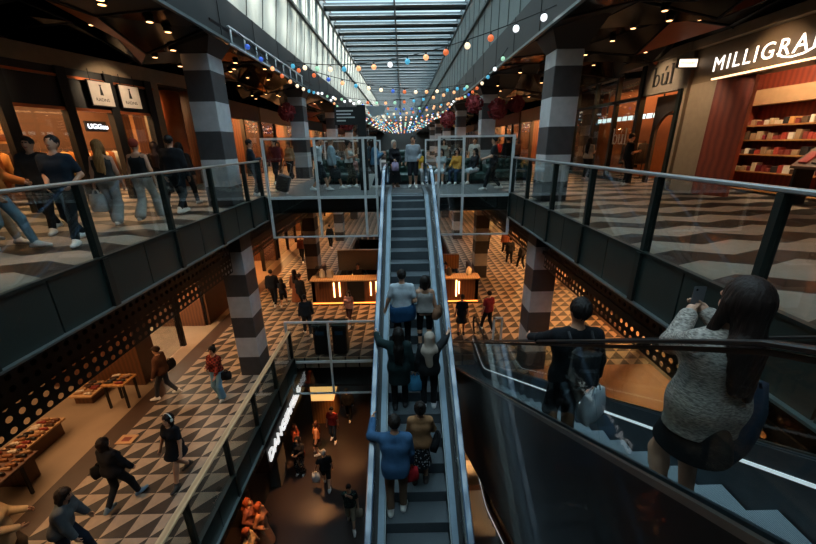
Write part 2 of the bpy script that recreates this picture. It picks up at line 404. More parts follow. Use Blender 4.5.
balustrade('balustrade', 'long glass balustrade in front of the shops with hanging signs', XL, 1, 0, [-3.4, -1.75, -.05, 1.6, 3.28, 5.0, 6.75, 8.47, 10.3, 11.42], mat('grey brown handrail', '8f857c', .3, .4))
balustrade('balustrade', 'long glass balustrade in front of the stationery shop', XR, -1, 0, [-3.4, -1.8, -.1, 1.55, 3.2, 4.86, 6.6, 8.25, 10.0, 11.42], mat('grey handrail', '8c8f90', .3, .5))
balustrade('balustrade', 'oak railed glass balustrade around the middle level void', -3.9, 1, L0, [1.7, 3.2, 4.7, 6.2, 7.7, 9.2, 10.85], M['oak'], .55)
balustrade('balustrade', 'glass balustrade of the upper walkway beyond the bridge, shop sign side', XL, 1, 0, [20.6 + 2.2*i for i in range(7)], M['frame'])
balustrade('balustrade', 'glass balustrade of the upper walkway beyond the bridge, stationery side', XR, -1, 0, [20.6 + 2.2*i for i in range(7)], M['frame'])

def framed_screen(label, y, xs, zt, z0, zb, skip=()):
    """white framed glass screen across the void"""
    t = thing('framed_glass_screen', label, 'glass screen', ((xs[0]+xs[-1])/2, y, z0)); ox = t.location.x
    def P(nm, mb, m): mb.xf = Matrix.Translation((-ox, -y, -z0)); return mb.build(nm, m, t)
    w = .035
    for i, x in enumerate(xs): P('upright', MB().box(x-w, x+w, y-.04, y+.04, zb, zt), M['white'])
    for i, (a, c) in enumerate(zip(xs, xs[1:])):
        if i in skip: continue
        P('top_bar', MB().box(a+w, c-w, y-.03, y+.03, zt-.06, zt), M['white'])
        P('floor_bar', MB().box(a+w, c-w, y-.03, y+.03, z0-.05, z0+.03), M['white'])
        P('bottom_bar', MB().box(a+w, c-w, y-.03, y+.03, zb, zb+.05), M['white'])
        P('glass_pane', MB().box(a+w, c-w, y-.005, y+.005, z0+.03, zt-.06), M['glass'])
        P('glass_pane', MB().box(a+w, c-w, y-.005, y+.005, zb+.05, z0-.05), M['glass'])
framed_screen('tall white framed glass screen on the bridge edge, shop sign side of the main escalator', BY, [-4.15, -2.62, -1.18, -.82], 1.74, 0, -1.27)
framed_screen('tall white framed glass screen on the bridge edge, stationery side of the main escalator', BY, [1.08, 1.82, 3.3], 1.74, 0, -1.27)
framed_screen('white framed glass screen on the far edge of the bridge, shop sign side', 20.3, [-4.1, -2.6, -1.2], 1.74, 0, -.9)
framed_screen('white framed glass screen on the far edge of the bridge, stationery side', 20.3, [1.2, 2.2, 3.2], 1.74, 0, -.9)
framed_screen('white framed glass screen on the middle level void edge below the bridge', 10.9, [-4.0, -2.6, -.85], L0+1.42, L0-.12, L0-1.45)

# perforated metal screens hung below the walkways
def perforated(name, label, x, y0, y1, z0, z1, p=.165, gaps=()):
    b = MB(); ny = int((y1-y0)/p); nz = int(round((z1-z0)/p))
    for j in range(ny):
        yc = y0 + (j+.5)*p
        if any(a < yc < c for a, c in gaps): continue
        for k in range(nz):
            zc = z0 + (k+.5)*p; h = p/2; r = p*.27
            o = [(h, 0), (h, h), (0, h), (-h, h), (-h, 0), (-h, -h), (0, -h), (h, -h)]
            v = [(x, yc+a, zc+c) for a, c in o] + [(x, yc+r*math.cos(i*PI/4), zc+r*math.sin(i*PI/4)) for i in range(8)]
            b.add(v, [(i, (i+1) % 8, 8+(i+1) % 8, 8+i) for i in range(8)])
    return struct(name, b, M['black'], label, 'screen')
perforated('trim_3', 'black perforated metal screen hanging below the walkway of the hanging signs', -4.9, -1, 30, -1.86, -.54, gaps=[(9.97, 10.78), (18.57, 19.4), (27.1, 28)])
perforated('trim_4', 'black perforated metal screen hanging below the stationery shop walkway', 3.98, -1, 30, -1.86, -.54, gaps=[(9.97, 10.78), (18.57, 19.4), (27.1, 28)])
perforated('trim_5', 'black perforated metal screen below the oak railed balustrade', -4.3, -1, 11, L0-1.75, L0-.43)
# slab edge closing panels behind the fascias
struct('trim_6', MB().box(-4.95, -4.88, -4, YE, -.55, -.36).box(3.93, 3.99, -4, YE, -.55, -.36), M['black'], 'dark slab edge above the perforated screens')

struct('trim_7', MB().box(XL, .13-.87, BY+.045, BY+.059, -.4, -.03).box(.13+.87, XR, BY+.045, BY+.059, -.4, -.03), M['black'], 'dark slab edge of the upper bridge')
# far bridges across the void (upper level)
# ------------------------------------------------------------------ escalators
T30 = math.tan(R(30))
def make_profile(drop, ramp=1.0, flat=.4):
    """cumulative drop g(s) sampled every 5 cm, and the total run"""
    n = int((drop/T30 + ramp + 2*flat) / .05) + 1; run = drop/T30 + ramp + 2*flat; ss = np.linspace(0, run, n*2)
    up = np.clip((ss - flat)/ramp, 0, 1); dn = np.clip((run - flat - ss)/ramp, 0, 1)
    f = lambda t: t*t*(3-2*t)
    sl = np.minimum(f(up), f(dn)) * T30; g = np.concatenate([[0], np.cumsum((sl[1:]+sl[:-1])/2*np.diff(ss))]); g *= drop/g[-1]
    return ss, g, run
class Esc:
    def __init__(s, name, label, xc, ytop, ztop, zbot, dirn, half=.5, tr=.37, side=1.35, wide=.82, hr=.70, newel=True, steps=True, hw=.05, dk=.07, hz=.87, led=False, rub='rubber'):
        s.xc, s.yt, s.zt, s.d, s.tr = xc, ytop, ztop, dirn, tr
        s.ss, s.gg, s.run = make_profile(ztop - zbot)
        t = s.t = thing(name, label, 'escalator', (xc, ytop, ztop)); inv = Matrix.Translation((-xc, -ytop, -ztop))
        def P(nm, mb, m): mb.xf = inv; return mb.build(nm, m, t)
        # stations along the run, extended over both landings
        st = np.concatenate([np.arange(-1.1, 0, .25), np.arange(0, s.run, .3), np.arange(s.run, s.run + 1.2, .25)])
        def path(x, off): return [(x, s.Y(a), s.Z(a) + off) for a in st]
        def sweep(prof_fn, x, off):
            mb = MB(); mb.flip = dirn < 0; mb.sweep(path(x, off), prof_fn); return mb
        for sx in (-1, 1):
            xg = xc + sx*hr
            i0, i1 = sorted((half+.02, hr-.03)); o0, o1 = sorted((hr+.03, wide))
            def strip(a, c, h0, h1): 
                q = sorted((sx*a, sx*c)); return [(q[0], h0), (q[1], h0), (q[1], h1), (q[0], h1)]
            P('skirt_panel', sweep(strip(half+.012, half+.03, -.25, dk+.01), xc, 0), mat('dark steel skirt panel', '4a5258', .4, .7))
            P('inner_deck', sweep(strip(half+.03, half+.03+(hr-half-.03)*.55, dk-.02, dk+.02), xc, 0), M['deck']); P('deck_channel', sweep(strip(half+.03+(hr-half-.03)*.55, hr-.008, dk-.03, dk+.0), xc, 0), M['black']); P('skirt_light' if led else 'skirt_trim', sweep(strip(half+.005, half+.012, dk-(.15 if dk > .2 else .05), dk-(.125 if dk > .2 else .02)), xc, 0), M['skl'] if led else M['lip'])
            P('outer_deck', sweep(strip(hr+.02, wide, dk-.02, dk+.02), xc, 0), mat('dark bronze deck strip', '77736e', .3, .8))
            P('side_cladding', sweep(strip(wide-.03, wide, -side, dk-.02), xc, 0), mat('black escalator side cladding', '131517', .33, .2, var=.08, coat=.3))
            # glass balustrade in panels
            k = 0; gs = -.9
            while gs < s.run + .85:
                ge = min(gs + 1.6, s.run + .9); mb = MB(); mb.flip = dirn < 0
                mb.sweep([(xg, s.Y(a), s.Z(a)) for a in np.arange(gs, ge - .01, .2)] + [(xg, s.Y(ge-.012), s.Z(ge-.012))], [(-.006, dk), (.006, dk), (.006, hz-.03), (-.006, hz-.03)])
                P('glass_panel', mb, M['escglass']); gs = ge
            # handrail: a closed loop with round newel ends
            loop = [(xg, s.Y(a), s.Z(a)) for a in st]
            top = [(x, y, z) for x, y, z in loop]
            n = len(top); pts = []
            for i in range(n):
                a = top[max(0, i-1)]; c = top[min(n-1, i+1)]; dy, dz = c[1]-a[1], c[2]-a[2]; L = math.hypot(dy, dz)
                ny, nz = -dz/L, dy/L
                if dirn < 0: ny, nz = -ny, -nz
                pts.append((xg, top[i][1]+ny*hz, top[i][2]+nz*hz))
            rr = .33; endb = pts[-1]; enda = pts[0]
            arc1 = [(xg, endb[1]+dirn*rr*math.sin(a), endb[2]-rr+rr*math.cos(a)) for a in np.linspace(.2, PI, 9)]
            arc0 = [(xg, enda[1]-dirn*rr*math.sin(a), enda[2]-rr+rr*math.cos(a)) for a in np.linspace(PI, .2, 9)]
            mb = MB(); mb.flip = dirn < 0
            full = arc0 + pts + arc1
            mb.sweep(full, [(x_, h_*(.55 if dk > .2 else 1)) for x_, h_ in ((-hw, -.015), (-hw*.6, -.022), (hw*.6, -.022), (hw, -.015), (hw, .01), (hw*.7, .022), (-hw*.7, .022), (-hw, .01))])
            P('handrail', mb, M[rub])
            mb = MB(); mb.flip = dirn < 0; mb.sweep(full, [(-.012, -.045), (.012, -.045), (.012, -.022), (-.012, -.022)])
            P('handrail_guide', mb, M['steel'] if dk < .2 else M['black'])
        n = int(s.run/tr)
        mb = MB(); mb.flip = dirn < 0
        mb.sweep([(xc, s.Y(a), s.Z(a)) for a in st], [(-wide+.04, -side+.02), (wide-.04, -side+.02), (wide-.04, -side+.05), (-wide+.04, -side+.05)])
        P('truss_soffit', mb, M['black'])
        for a0, a1, nm in ((-1.1, -.0, 'upper_landing_plate'), (s.run, s.run+1.1, 'lower_landing_plate')):
            ya, yb = sorted((s.Y(a0), s.Y(a1))); zz = s.Z((a0+a1)/2)
            P(nm, MB().box(xc-half-.01, xc+half+.01, ya, yb, zz-.2, zz+.004), M['steel'])
        if steps:
            first = None
            for i in range(n):
                z = s.step_z(i); a, c = i*tr, (i+1)*tr; ya, yb = sorted((s.Y(a), s.Y(c))); yn = s.Y(c)
                o = P('step', MB().box(xc-half, xc+half, ya, yb, z-.26, z), M['riser'])
                P2 = MB(); P2.box(xc-half+.005, xc+half-.005, ya+.004, yb-.004, z-.02, z+.005); P2.xf = inv
                tp = P2.build('step_tread', M['tread'], o)
    def g(s, a): return float(np.interp(a, s.ss, s.gg))
    def Y(s, a): return s.yt + s.d*a
    def Z(s, a): return s.zt - s.g(a)
    def step_z(s, i): return s.zt - s.g((i+1)*s.tr)
    def spot(s, i, dx=0.): return (s.xc + dx, s.Y((i+.5)*s.tr), s.step_z(i) + .006)
MAIN = Esc('escalator', 'tall central escalator carrying three pairs of riders up to the bridge', .13, 12.3, 0, L0, -1, tr=.37)
SIDE = Esc('escalator', 'escalator with black side cladding carrying the woman with the phone', 1.9, -.52, 0, L0, 1, half=.5, side=1.35, wide=.62, hr=.57, tr=.37, dk=.37, hz=1.1, hw=.03, led=True, rub='rubber2')
LOW = Esc('escalator', 'basement escalator running directly under the black clad escalator', 2.1, -.2, L0, LB, 1, half=.5, side=1.3, wide=.74, hr=.66, steps=True, tr=.45, led=True, rub='rubber2')
FE1 = Esc('escalator', 'dark escalator going down behind the kiosk, beneath the oak counter end', -1.9, 18.6, L0, LB, 1, half=.4, steps=False)
FE2 = Esc('escalator', 'dark escalator going down behind the kiosk, stationery shop side', 1.9, 18.6, L0, LB, 1, half=.4, steps=False)
# ------------------------------------------------------------------ figures: signed distance bodies
class Field:
    def __init__(s, lo, hi, vox):
        s.lo = np.array(lo, float); s.vox = vox; n = np.ceil((np.array(hi)-s.lo)/vox).astype(int)+1; s.n = n
        s.F = np.full(n, 1.0, np.float32)
        s.ax = [s.lo[i] + vox*np.arange(n[i]) for i in range(3)]
    def _sub(s, lo, hi):
        a = np.clip(np.floor((np.array(lo)-s.lo)/s.vox).astype(int), 0, s.n-1); b = np.clip(np.ceil((np.array(hi)-s.lo)/s.vox).astype(int)+1, 1, s.n)
        sl = tuple(slice(a[i], b[i]) for i in range(3))
        return sl, np.stack(np.meshgrid(*[s.ax[i][sl[i]] for i in range(3)], indexing='ij'), -1)
    def _mix(s, sl, d, k):
        o = s.F[sl]
        if k <= 0: s.F[sl] = np.minimum(o, d); return
        h = np.clip(.5 + .5*(o-d)/k, 0, 1); s.F[sl] = o*(1-h) + d*h - k*h*(1-h)
    def cap(s, a, b, ra, rb=None, k=.03):
        rb = ra if rb is None else rb; a = np.array(a, float); b = np.array(b, float); m = max(ra, rb) + .09
        sl, P = s._sub(np.minimum(a, b)-m, np.maximum(a, b)+m)
        if P.size == 0: return
        ba = b-a; L = max(ba@ba, 1e-9); t = np.clip(((P-a)@ba)/L, 0, 1)
        s._mix(sl, np.linalg.norm(P-a-t[..., None]*ba, axis=-1) - (ra+(rb-ra)*t), k)
    def ell(s, c, r, rot=None, k=.02, sub=False):
        c = np.array(c, float); r = np.array(r, float); m = r.max()+.06; sl, P = s._sub(c-m, c+m)
        if P.size == 0: return
        q = (P-c) if rot is None else (P-c)@rot; l = np.linalg.norm(q/r, axis=-1); d = (l-1)*r.min()
        if sub: s.F[sl] = np.maximum(s.F[sl], -d)
        else: s._mix(sl, d, k)
    def keep(s, p, n):                                  # keep the side the normal points to
        g = np.stack(np.meshgrid(*s.ax, indexing='ij'), -1); d = (g-np.array(p, float))@np.array(n, float)
        s.F = np.maximum(s.F, -d.astype(np.float32))
    def mesh(s):
        F = s.F; F[0], F[-1] = 1, 1; F[:, 0], F[:, -1] = 1, 1; F[:, :, 0], F[:, :, -1] = 1, 1
        I = F < 0; nx, ny, nz = s.n
        cs = [F[i:nx-1+i, j:ny-1+j, k:nz-1+k] for i in (0, 1) for j in (0, 1) for k in (0, 1)]
        ins = sum((c < 0).astype(np.int8) for c in cs); act = (ins > 0) & (ins < 8); idx = np.argwhere(act)
        if len(idx) == 0: return np.zeros((0, 3)), np.zeros((0, 4), int)
        num = -np.ones(act.shape, int); num[act] = np.arange(len(idx))
        V = np.array([c[act] for c in cs]).T; corner = np.array([(i, j, k) for i in (0, 1) for j in (0, 1) for k in (0, 1)], float)
        acc = np.zeros((len(idx), 3)); cnt = np.zeros(len(idx))
        for a in range(8):
            for b in range(a+1, 8):
                if np.abs(corner[a]-corner[b]).sum() != 1: continue
                va, vb = V[:, a], V[:, b]; m = (va < 0) != (vb < 0); t = va[m]/(va[m]-vb[m])
                acc[m] += corner[a] + t[:, None]*(corner[b]-corner[a]); cnt[m] += 1
        pos = s.lo + (idx + acc/cnt[:, None])*s.vox
        fs = []
        for ax in range(3):
            o = [i for i in range(3) if i != ax]; A = [slice(None)]*3; B = [slice(None)]*3
            A[ax] = slice(0, -1); B[ax] = slice(1, None)
            for q in o: A[q] = slice(1, -1); B[q] = slice(1, -1)
            x = I[tuple(A)] != I[tuple(B)]; e = np.argwhere(x); flip = I[tuple(A)][x]
            off = np.zeros(3, int); off[o] = 1; e = e + off
            def cell(du, dv):
                c = e.copy(); c[:, o[0]] -= du; c[:, o[1]] -= dv; return num[c[:, 0], c[:, 1], c[:, 2]]
            q = np.stack([cell(0, 0), cell(1, 0), cell(1, 1), cell(0, 1)], 1)
            if ax == 1: flip = ~flip
            q[~flip] = q[~flip][:, ::-1]; fs.append(q)
        f = np.concatenate(fs); return pos, f[(f >= 0).all(1)]

def raw_mesh(name, V, F, mats, parent=None, mi=None, smooth=True):
    me = bpy.data.meshes.new(name); me.vertices.add(len(V)); me.vertices.foreach_set('co', np.asarray(V, np.float32).ravel())
    F4 = [f for f in F]; tot = sum(len(f) for f in F4); me.loops.add(tot); me.polygons.add(len(F4))
    if isinstance(F, np.ndarray): li = F.ravel(); ls = np.arange(len(F))*4; lt = np.full(len(F), 4)
    else:
        li = np.concatenate([np.array(f) for f in F4]) if F4 else np.zeros(0, int); lt = np.array([len(f) for f in F4]); ls = np.concatenate([[0], np.cumsum(lt)[:-1]])
    me.loops.foreach_set('vertex_index', li.astype(np.int32)); me.polygons.foreach_set('loop_start', ls.astype(np.int32)); me.polygons.foreach_set('loop_total', lt.astype(np.int32))
    for m in mats: me.materials.append(m)
    if mi is not None: me.polygons.foreach_set('material_index', np.asarray(mi, np.int32))
    me.polygons.foreach_set('use_smooth', np.ones(len(F4), bool) if smooth else np.zeros(len(F4), bool)); me.update(calc_edges=True); me.validate()
    o = bpy.data.objects.new(name, me); COL.objects.link(o)
    if parent: o.parent = parent
    return o

EYEM = mat('dark eye', '120d0b', .2); LIPM = mat('lip', '8a4a42', .5)
def nrm(v): v = np.array(v, float); return v/(np.linalg.norm(v)+1e-9)
def ik(a, b, l1, l2, hint):
    a = np.array(a, float); b = np.array(b, float); d = b-a; L = np.linalg.norm(d); L2 = min(L, (l1+l2)*.995); b = a + d/L*L2 if L > 0 else b; L = L2
    u = nrm(b-a); x = (l1*l1-l2*l2+L*L)/(2*L); h = math.sqrt(max(l1*l1-x*x, 0)); w = np.array(hint, float); w = nrm(w - u*(w@u)); return a+u*x+w*h, b

# hand targets (body frame: x right, y forward, z up, for a 1.75 m figure); side s is +1 right, -1 left
ARMS = dict(down=lambda s: (.27*s, .04, .80), loose=lambda s: (.28*s, .14, .84), bent=lambda s: (.2*s, .32, 1.06), chest=lambda s: (.09*s, .27, 1.18), phone=lambda s: (.07*s, .30, 1.28),
            hip=lambda s: (.2*s, .12, 1.0), face=lambda s: (.05*s, .17, 1.52), back=lambda s: (.3*s, -.16, .86), fwd=lambda s: (.25*s, .2, .88), front=lambda s: (.07*s, .24, .98), out=lambda s: (.36*s, .05, .84),
            lap=lambda s: (.12*s, .33, .72), hold=lambda s: (.16*s, .28, .95))
def person(label, loc, yaw, h=1.72, female=False, vox=.022, skin_h='b98a6e', hair=('short', '1a1411'), top=('tee', '1c1f24'), bot=('trousers', '1a1b1f'), shoe='d8d6d2', arms=('down', 'down'), feet='stand', lean=0., tilt=0., turn=0., group=None, fingers=True, name='person', sit=.0, twist=0., elbow=None, drop=0.):
    S = h/1.75; vox = vox/S
    root = thing(name, label, 'person', loc, R(yaw), group); root.scale = (S, S, S)
    fw = np.array([0, math.cos(lean), -math.sin(lean)]); up = np.array([0, math.sin(lean), math.cos(lean)]); lt = np.array([1., 0, 0])
    if twist: c, s_ = math.cos(twist), math.sin(twist); lt, fw = lt*c + fw*s_, fw*c - lt*s_
    pz = .95 if not sit else sit; pel = np.array([0, 0, pz])
    sw, hw = (.155, .095) if female else (.182, .088)
    def T(x, y, z): return pel + lt*x + fw*y + up*(z-.95)
    neck = T(0, .0, 1.47); hup = nrm(up + np.array([0, math.sin(tilt), 0])); hfw = nrm(np.array([math.sin(turn), math.cos(turn), 0]) - hup*(hup@np.array([math.sin(turn), math.cos(turn), 0]))); hrt = np.cross(hfw, hup)
    HR = np.stack([hrt, hfw, hup], 1)
    def H(x, y, z): return neck + HR@np.array([x, y, z-1.47])
    sh = {s: T(sw*s, 0, 1.405-drop) for s in (1, -1)}; arm = {}
    for i, s in enumerate((-1, 1)):
        a = arms[i]; tgt = ARMS[a](s) if isinstance(a, str) else a
        if isinstance(a, str): tgt = tuple(np.array(tgt) + (T(0, 0, 1.2)-np.array([0, 0, 1.2])) * (.9 if not sit else 1))
        wr = np.array(tgt); el, wr = ik(sh[s], wr, .285, .25, (s*.38, -.7, -.6) if elbow is None else (s*elbow[0], elbow[1], elbow[2])); arm[s] = (sh[s], el, wr)
    FT = dict(stand=((-.1, 0, .08), (.1, .02, .08)), walk=((-.09, .27, .09), (.08, -.27, .14)), walk2=((-.08, -.27, .14), (.09, .27, .09)), step=((-.1, .1, .08), (.1, -.1, .1)), wide=((-.17, .0, .08), (.17, .03, .08)),
              sit=((-.13, .46, .08), (.13, .42, .08)), stairs=((-.09, -.02, .085), (.1, .06, .085)))[feet]
    hip = {s: pel + np.array([hw*s, 0, -.03]) for s in (1, -1)}; leg = {}
    for i, s in enumerate((-1, 1)):
        an = np.array(FT[i]); kn, an = ik(hip[s], an, .44, .43, (s*.1, 1, .25)); leg[s] = (hip[s], kn, an)
    allp = [neck, H(0, 0, 1.76)] + [p for d in (arm, leg) for s in d for p in d[s]] + [pel]
    lo = np.min(allp, 0) - .2; hi = np.max(allp, 0) + .2; lo[2] = min(lo[2], -.02)
    def torso(f, o=0., k=.05, hem=None):
        w = .075 if female else .1
        f.cap(T(-w, .0, 1.3), T(w, 0, 1.3), .105+o, k=k)
        f.cap(T(-.065, 0, 1.2), T(.065, 0, 1.2), (.095 if female else .104)+o, k=.06); f.cap(T(-.068, -.005, 1.08), T(.068, -.005, 1.08), (.096 if female else .104)+o, k=.06)
        f.cap(T(-.075, -.01, .97), T(.075, -.01, .97), (.115 if female else .108)+o, k=k)
        for s in (1, -1): f.cap(T(.03*s, -.005, 1.43-drop), sh[s]*.95+sh[-s]*.05, .062+o, .05+o, k=.05)
        if female:
            for s in (1, -1): f.ell(T(.075*s, .085, 1.27), (.06+o,)*3, k=.04)
        if hem is not None:
            for s in (1, -1): f.cap(T(.065*s, 0, .97), T(.068*s, .0, hem), .11+o, .112+o, k=.06)
    def bodyfield():
        f = Field(lo, hi, vox); torso(f)
        f.cap(T(0, 0, 1.4), H(0, .01, 1.56), .058, .05)
        f.ell(H(0, .0, 1.655), (.077, .096, .105), HR); f.cap(H(0, .035, 1.6), H(0, .06, 1.57), .058, .04, k=.03)
        f.cap(H(0, .088, 1.65), H(0, .108, 1.615), .012, .016, k=.012)
        for s in (1, -1): f.ell(H(.078*s, -.005, 1.64), (.012, .022, .032), HR, k=.008)
        for s in (1, -1):
            a, e, w = arm[s]; f.cap(a, e, .052, .04); f.cap(e, w, .041, .028)
            d = nrm(w-e); f.cap(w, w+d*.06, .027, .032, k=.02)
            a, kn, an = leg[s]; f.cap(a, kn, .083, .055, k=.05); f.cap(kn*.8+an*.2, an, .055, .038, k=.04); f.cap(kn, kn*.8+an*.2, .054, .055, k=.03)
            f.cap(an-np.array([0, .03, .03]), an+np.array([.02*s, .15, -.045]), .04, .028, k=.03)
        return f
    V, F = bodyfield().mesh(); mi = np.zeros(len(F), int); cen = V[F].mean(1) if len(F) else np.zeros((0, 3))
    for s in (1, -1): mi[np.linalg.norm(cen-H(.033*s, .088, 1.668), axis=1) < max(.015, vox*.6)] = 1
    q = (cen-H(0, .095, 1.578))@HR; mi[(np.abs(q[:, 0]) < .026) & (np.abs(q[:, 2]) < max(.01, vox*.5)) & (np.abs(q[:, 1]) < .04)] = 2
    mb = MB()
    if fingers:
        for s in (1, -1):
            a, e, w = arm[s]; d = nrm(w-e); ins = nrm(np.cross(d, np.cross(np.array([-s, .25, 0.]), d))); wd = np.cross(d, ins)
            if wd[1] < 0: wd = -wd
            pc = w + d*.075
            for j, (o, L) in enumerate(((.026, .068), (.009, .078), (-.009, .072), (-.026, .056))):
                b = pc + wd*o; m1 = b + d*L*.5 + ins*L*.12; m2 = b + d*L*.85 + ins*L*.5; mb.tube([b-d*.02, m1, m2], .0095, 6, r2=.007)
            b = w + d*.03 + wd*.03; mb.tube([b-wd*.012, b + d*.025 + wd*.018 + ins*.01, b + d*.055 + wd*.02 + ins*.028], .0105, 6, r2=.008)
    FF = [tuple(x) for x in F] + [tuple(len(V)+i for i in f) for f in mb.f]
    V2 = np.concatenate([V, np.array(mb.v)]) if mb.v else V
    raw_mesh('body', V2, FF, [skin(skin_h), EYEM, LIPM], root, list(mi)+[0]*len(mb.f))
    def garment(nm, f, m, gp=None):
        V, F = f.mesh()
        if len(F): return raw_mesh(nm, V, F, [m], gp or root)
    # --- upper garment
    kind, colr = top[0], top[1]; tx = top[2] if len(top) > 2 else 'plain'
    o = {'tee': .016, 'shirt': .024, 'long': .016, 'jacket': .032, 'coat': .034, 'tank': .012, 'cardigan': .026, 'dress': .016, 'longdress': .018}[kind]
    hemz = {'tee': .9, 'shirt': .84, 'long': .9, 'jacket': .88, 'coat': .62, 'tank': .95, 'cardigan': .66, 'dress': .58, 'longdress': .18}[kind]
    if len(top) > 3: hemz = top[3]
    f = Field(lo, hi, vox); 
    if sit: hemz = max(hemz, .95)
    torso(f, o, hem=hemz if kind not in ('dress', 'longdress') else None)
    if kind in ('dress', 'longdress'): 
        if not sit: f.cap(T(0, 0, 1.0), np.array([0, .02, hemz]), .13, .24 if kind == 'dress' else .27, k=.06)
    for s in (1, -1):
        a, e, w = arm[s]
        if kind in ('tank',): continue
        if kind in ('tee', 'dress') : f.cap(a, a*.35+e*.65, .052+o, .048+o)
        else: f.cap(a, e, .052+o, .043+o); f.cap(e, w*.97+e*.03, .043+o, .033+o*.8)
    if kind == 'tank':
        f.keep(T(0, 0, 1.385), -up)
        for s in (1, -1): f.cap(T(.085*s, .1, 1.34), T(.095*s, .0, 1.475), .02, k=.01); f.cap(T(.095*s, .0, 1.475), T(.085*s, -.1, 1.34), .02, k=.01)
    else: f.ell(T(0, .02, 1.515), (.072, .085, .075), sub=True); f.keep(T(0, 0, 1.52), -up)
    if hemz > .9 or kind in ('tee', 'tank', 'long'): f.keep(T(0, 0, hemz), up)
    else: f.keep((0, 0, hemz), (0, 0, 1))
    g = garment({'tee': 'tshirt', 'long': 'sweater', 'tank': 'tank_top', 'dress': 'dress', 'longdress': 'dress'}.get(kind, kind), f, cloth(colr, tx))
    # --- lower garment
    if bot:
        bk, bc = bot[0], bot[1]; bx = bot[2] if len(bot) > 2 else 'plain'; f = Field(lo, hi, vox)
        oo = {'trousers': .014, 'jeans': .012, 'shorts': .025, 'skirt': .014, 'wide': .02, 'leggings': .006}[bk]
        f.cap(T(-.075, -.01, .98), T(.075, -.01, .98), .113+oo, k=.04)
        for s in (1, -1):
            a, kn, an = leg[s]
            if bk == 'skirt': continue
            f.cap(a, kn, .085+oo, .058+oo, k=.04)
            if bk == 'shorts': continue
            lowr = {'wide': .11, 'leggings': .036, 'trousers': .058, 'jeans': .054}[bk]
            f.cap(kn, kn*.1+an*.9, (.058 if bk != 'wide' else .07)+oo, lowr, k=.03)
        if bk == 'skirt':
            if sit:
                for s in (1, -1): f.cap(leg[s][0], leg[s][1], .11, .09, k=.08)
            else: f.cap(T(0, 0, .98), np.array([0, .01, bot[3] if len(bot) > 3 else .55]), .125, .21, k=.06)
        f.keep(T(0, 0, 1.03), -up)
        if bk == 'skirt' and not sit: f.keep((0, 0, bot[3] if len(bot) > 3 else .55), (0, 0, 1))
        garment({'wide': 'trousers'}.get(bk, bk), f, cloth(bc, bx))
    # --- shoes
    for s in (1, -1):
        an = leg[s][2]; f = Field(an-.22, an+.3, vox*.9)
        f.cap(an-np.array([0, .05, .035]), an+np.array([.02*s, .06, -.03]), .046, .05); f.cap(an+np.array([.02*s, .06, -.035]), an+np.array([.025*s, .165, -.048]), .046, .036); f.cap(an, an+np.array([0, 0, .03]), .05)
        f.keep(an-np.array([0, 0, .085]), (0, 0, 1)); sho = garment('shoe', f, mat('shoe ' + shoe, shoe, .6))
    # --- hair or headwear
    st, hc = hair
    f = Field(H(0, 0, 1.62)-np.array([.34, .34, .62]), H(0, 0, 1.62)+np.array([.34, .34, .3]), vox*.85)
    f.ell(H(0, -.008, 1.675), (.09, .104, .107), HR, k=0)
    if st == 'hijab':
        f.cap(H(0, -.01, 1.66), T(0, -.02, 1.42), .105, .11, k=.05); f.cap(T(-.1, -.02, 1.4), T(.1, -.02, 1.4), .1, k=.06); f.cap(T(-.03, -.07, 1.38), T(0, -.09, 1.12), .11, .08, k=.06); f.cap(T(0, .03, 1.4), T(0, .07, 1.25), .1, .08, k=.06)
        f.ell(H(0, .12, 1.635), (.058, .09, .075), HR, sub=True)
    else:
        if st in ('long', 'bob', 'pony', 'bun'): f.ell(H(0, -.02, 1.66), (.098, .1, .115), HR, k=.03)
        if st == 'long':
            f.cap(H(0, -.05, 1.64), T(0, -.12, 1.4), .08, .07, k=.05); f.cap(T(-.045, -.13, 1.42), T(-.05, -.165, 1.16), .055, .022, k=.04); f.cap(T(.045, -.13, 1.42), T(.055, -.165, 1.1), .055, .02, k=.04); f.cap(T(0, -.14, 1.4), T(0, -.17, 1.14), .05, .02, k=.04)
            for s in (1, -1): f.cap(H(.075*s, .0, 1.63), T(.09*s, .03, 1.36), .035, .025, k=.03)
        if st == 'bob':
            for s in (1, -1): f.cap(H(.07*s, -.01, 1.65), H(.08*s, -.01, 1.52), .042, .035, k=.03)
            f.cap(H(0, -.05, 1.64), H(0, -.06, 1.52), .07, .06, k=.04)
        if st == 'pony': f.cap(H(0, -.11, 1.7), H(0, -.15, 1.45), .045, .025, k=.03)
        if st == 'bun': f.ell(H(0, -.09, 1.76), (.05, .05, .045), HR, k=.02)
        f.ell(H(0, .105, 1.615), (.068, .09, .085), HR, sub=True)
        if st in ('short', 'cap', 'grey'): f.keep(H(0, 0, 1.605), nrm(hup - hfw*.6))
    if st == 'cap':
        f.cap(H(-.04, .1, 1.7), H(.04, .1, 1.7), .018, k=.02); f.cap(H(-.04, .15, 1.69), H(.04, .15, 1.69), .012, k=.02)
    if st not in ('hijab', 'cap'):                      # strands: ridges running down the head
        g = np.stack(np.meshgrid(*f.ax, indexing='ij'), -1) - H(0, 0, 1.65); an = np.arctan2(g[..., 0], g[..., 1]); f.F += (.35 if vox < .01 else 1.)*(.0045*np.sin(an*23 + 40*g[..., 2]) + .003*np.sin(an*41 - 55*g[..., 2] + 2)).astype(np.float32)
    if st != 'bald': garment({'hijab': 'headscarf', 'cap': 'cap'}.get(st, 'hair'), f, cloth(hc) if st in ('hijab', 'cap') else hairm(hc))
    M4 = Matrix.Translation(loc) @ Matrix.Rotation(R(yaw), 4, 'Z') @ Matrix.Scale(S, 4)
    root['_'] = 0; del root['_']
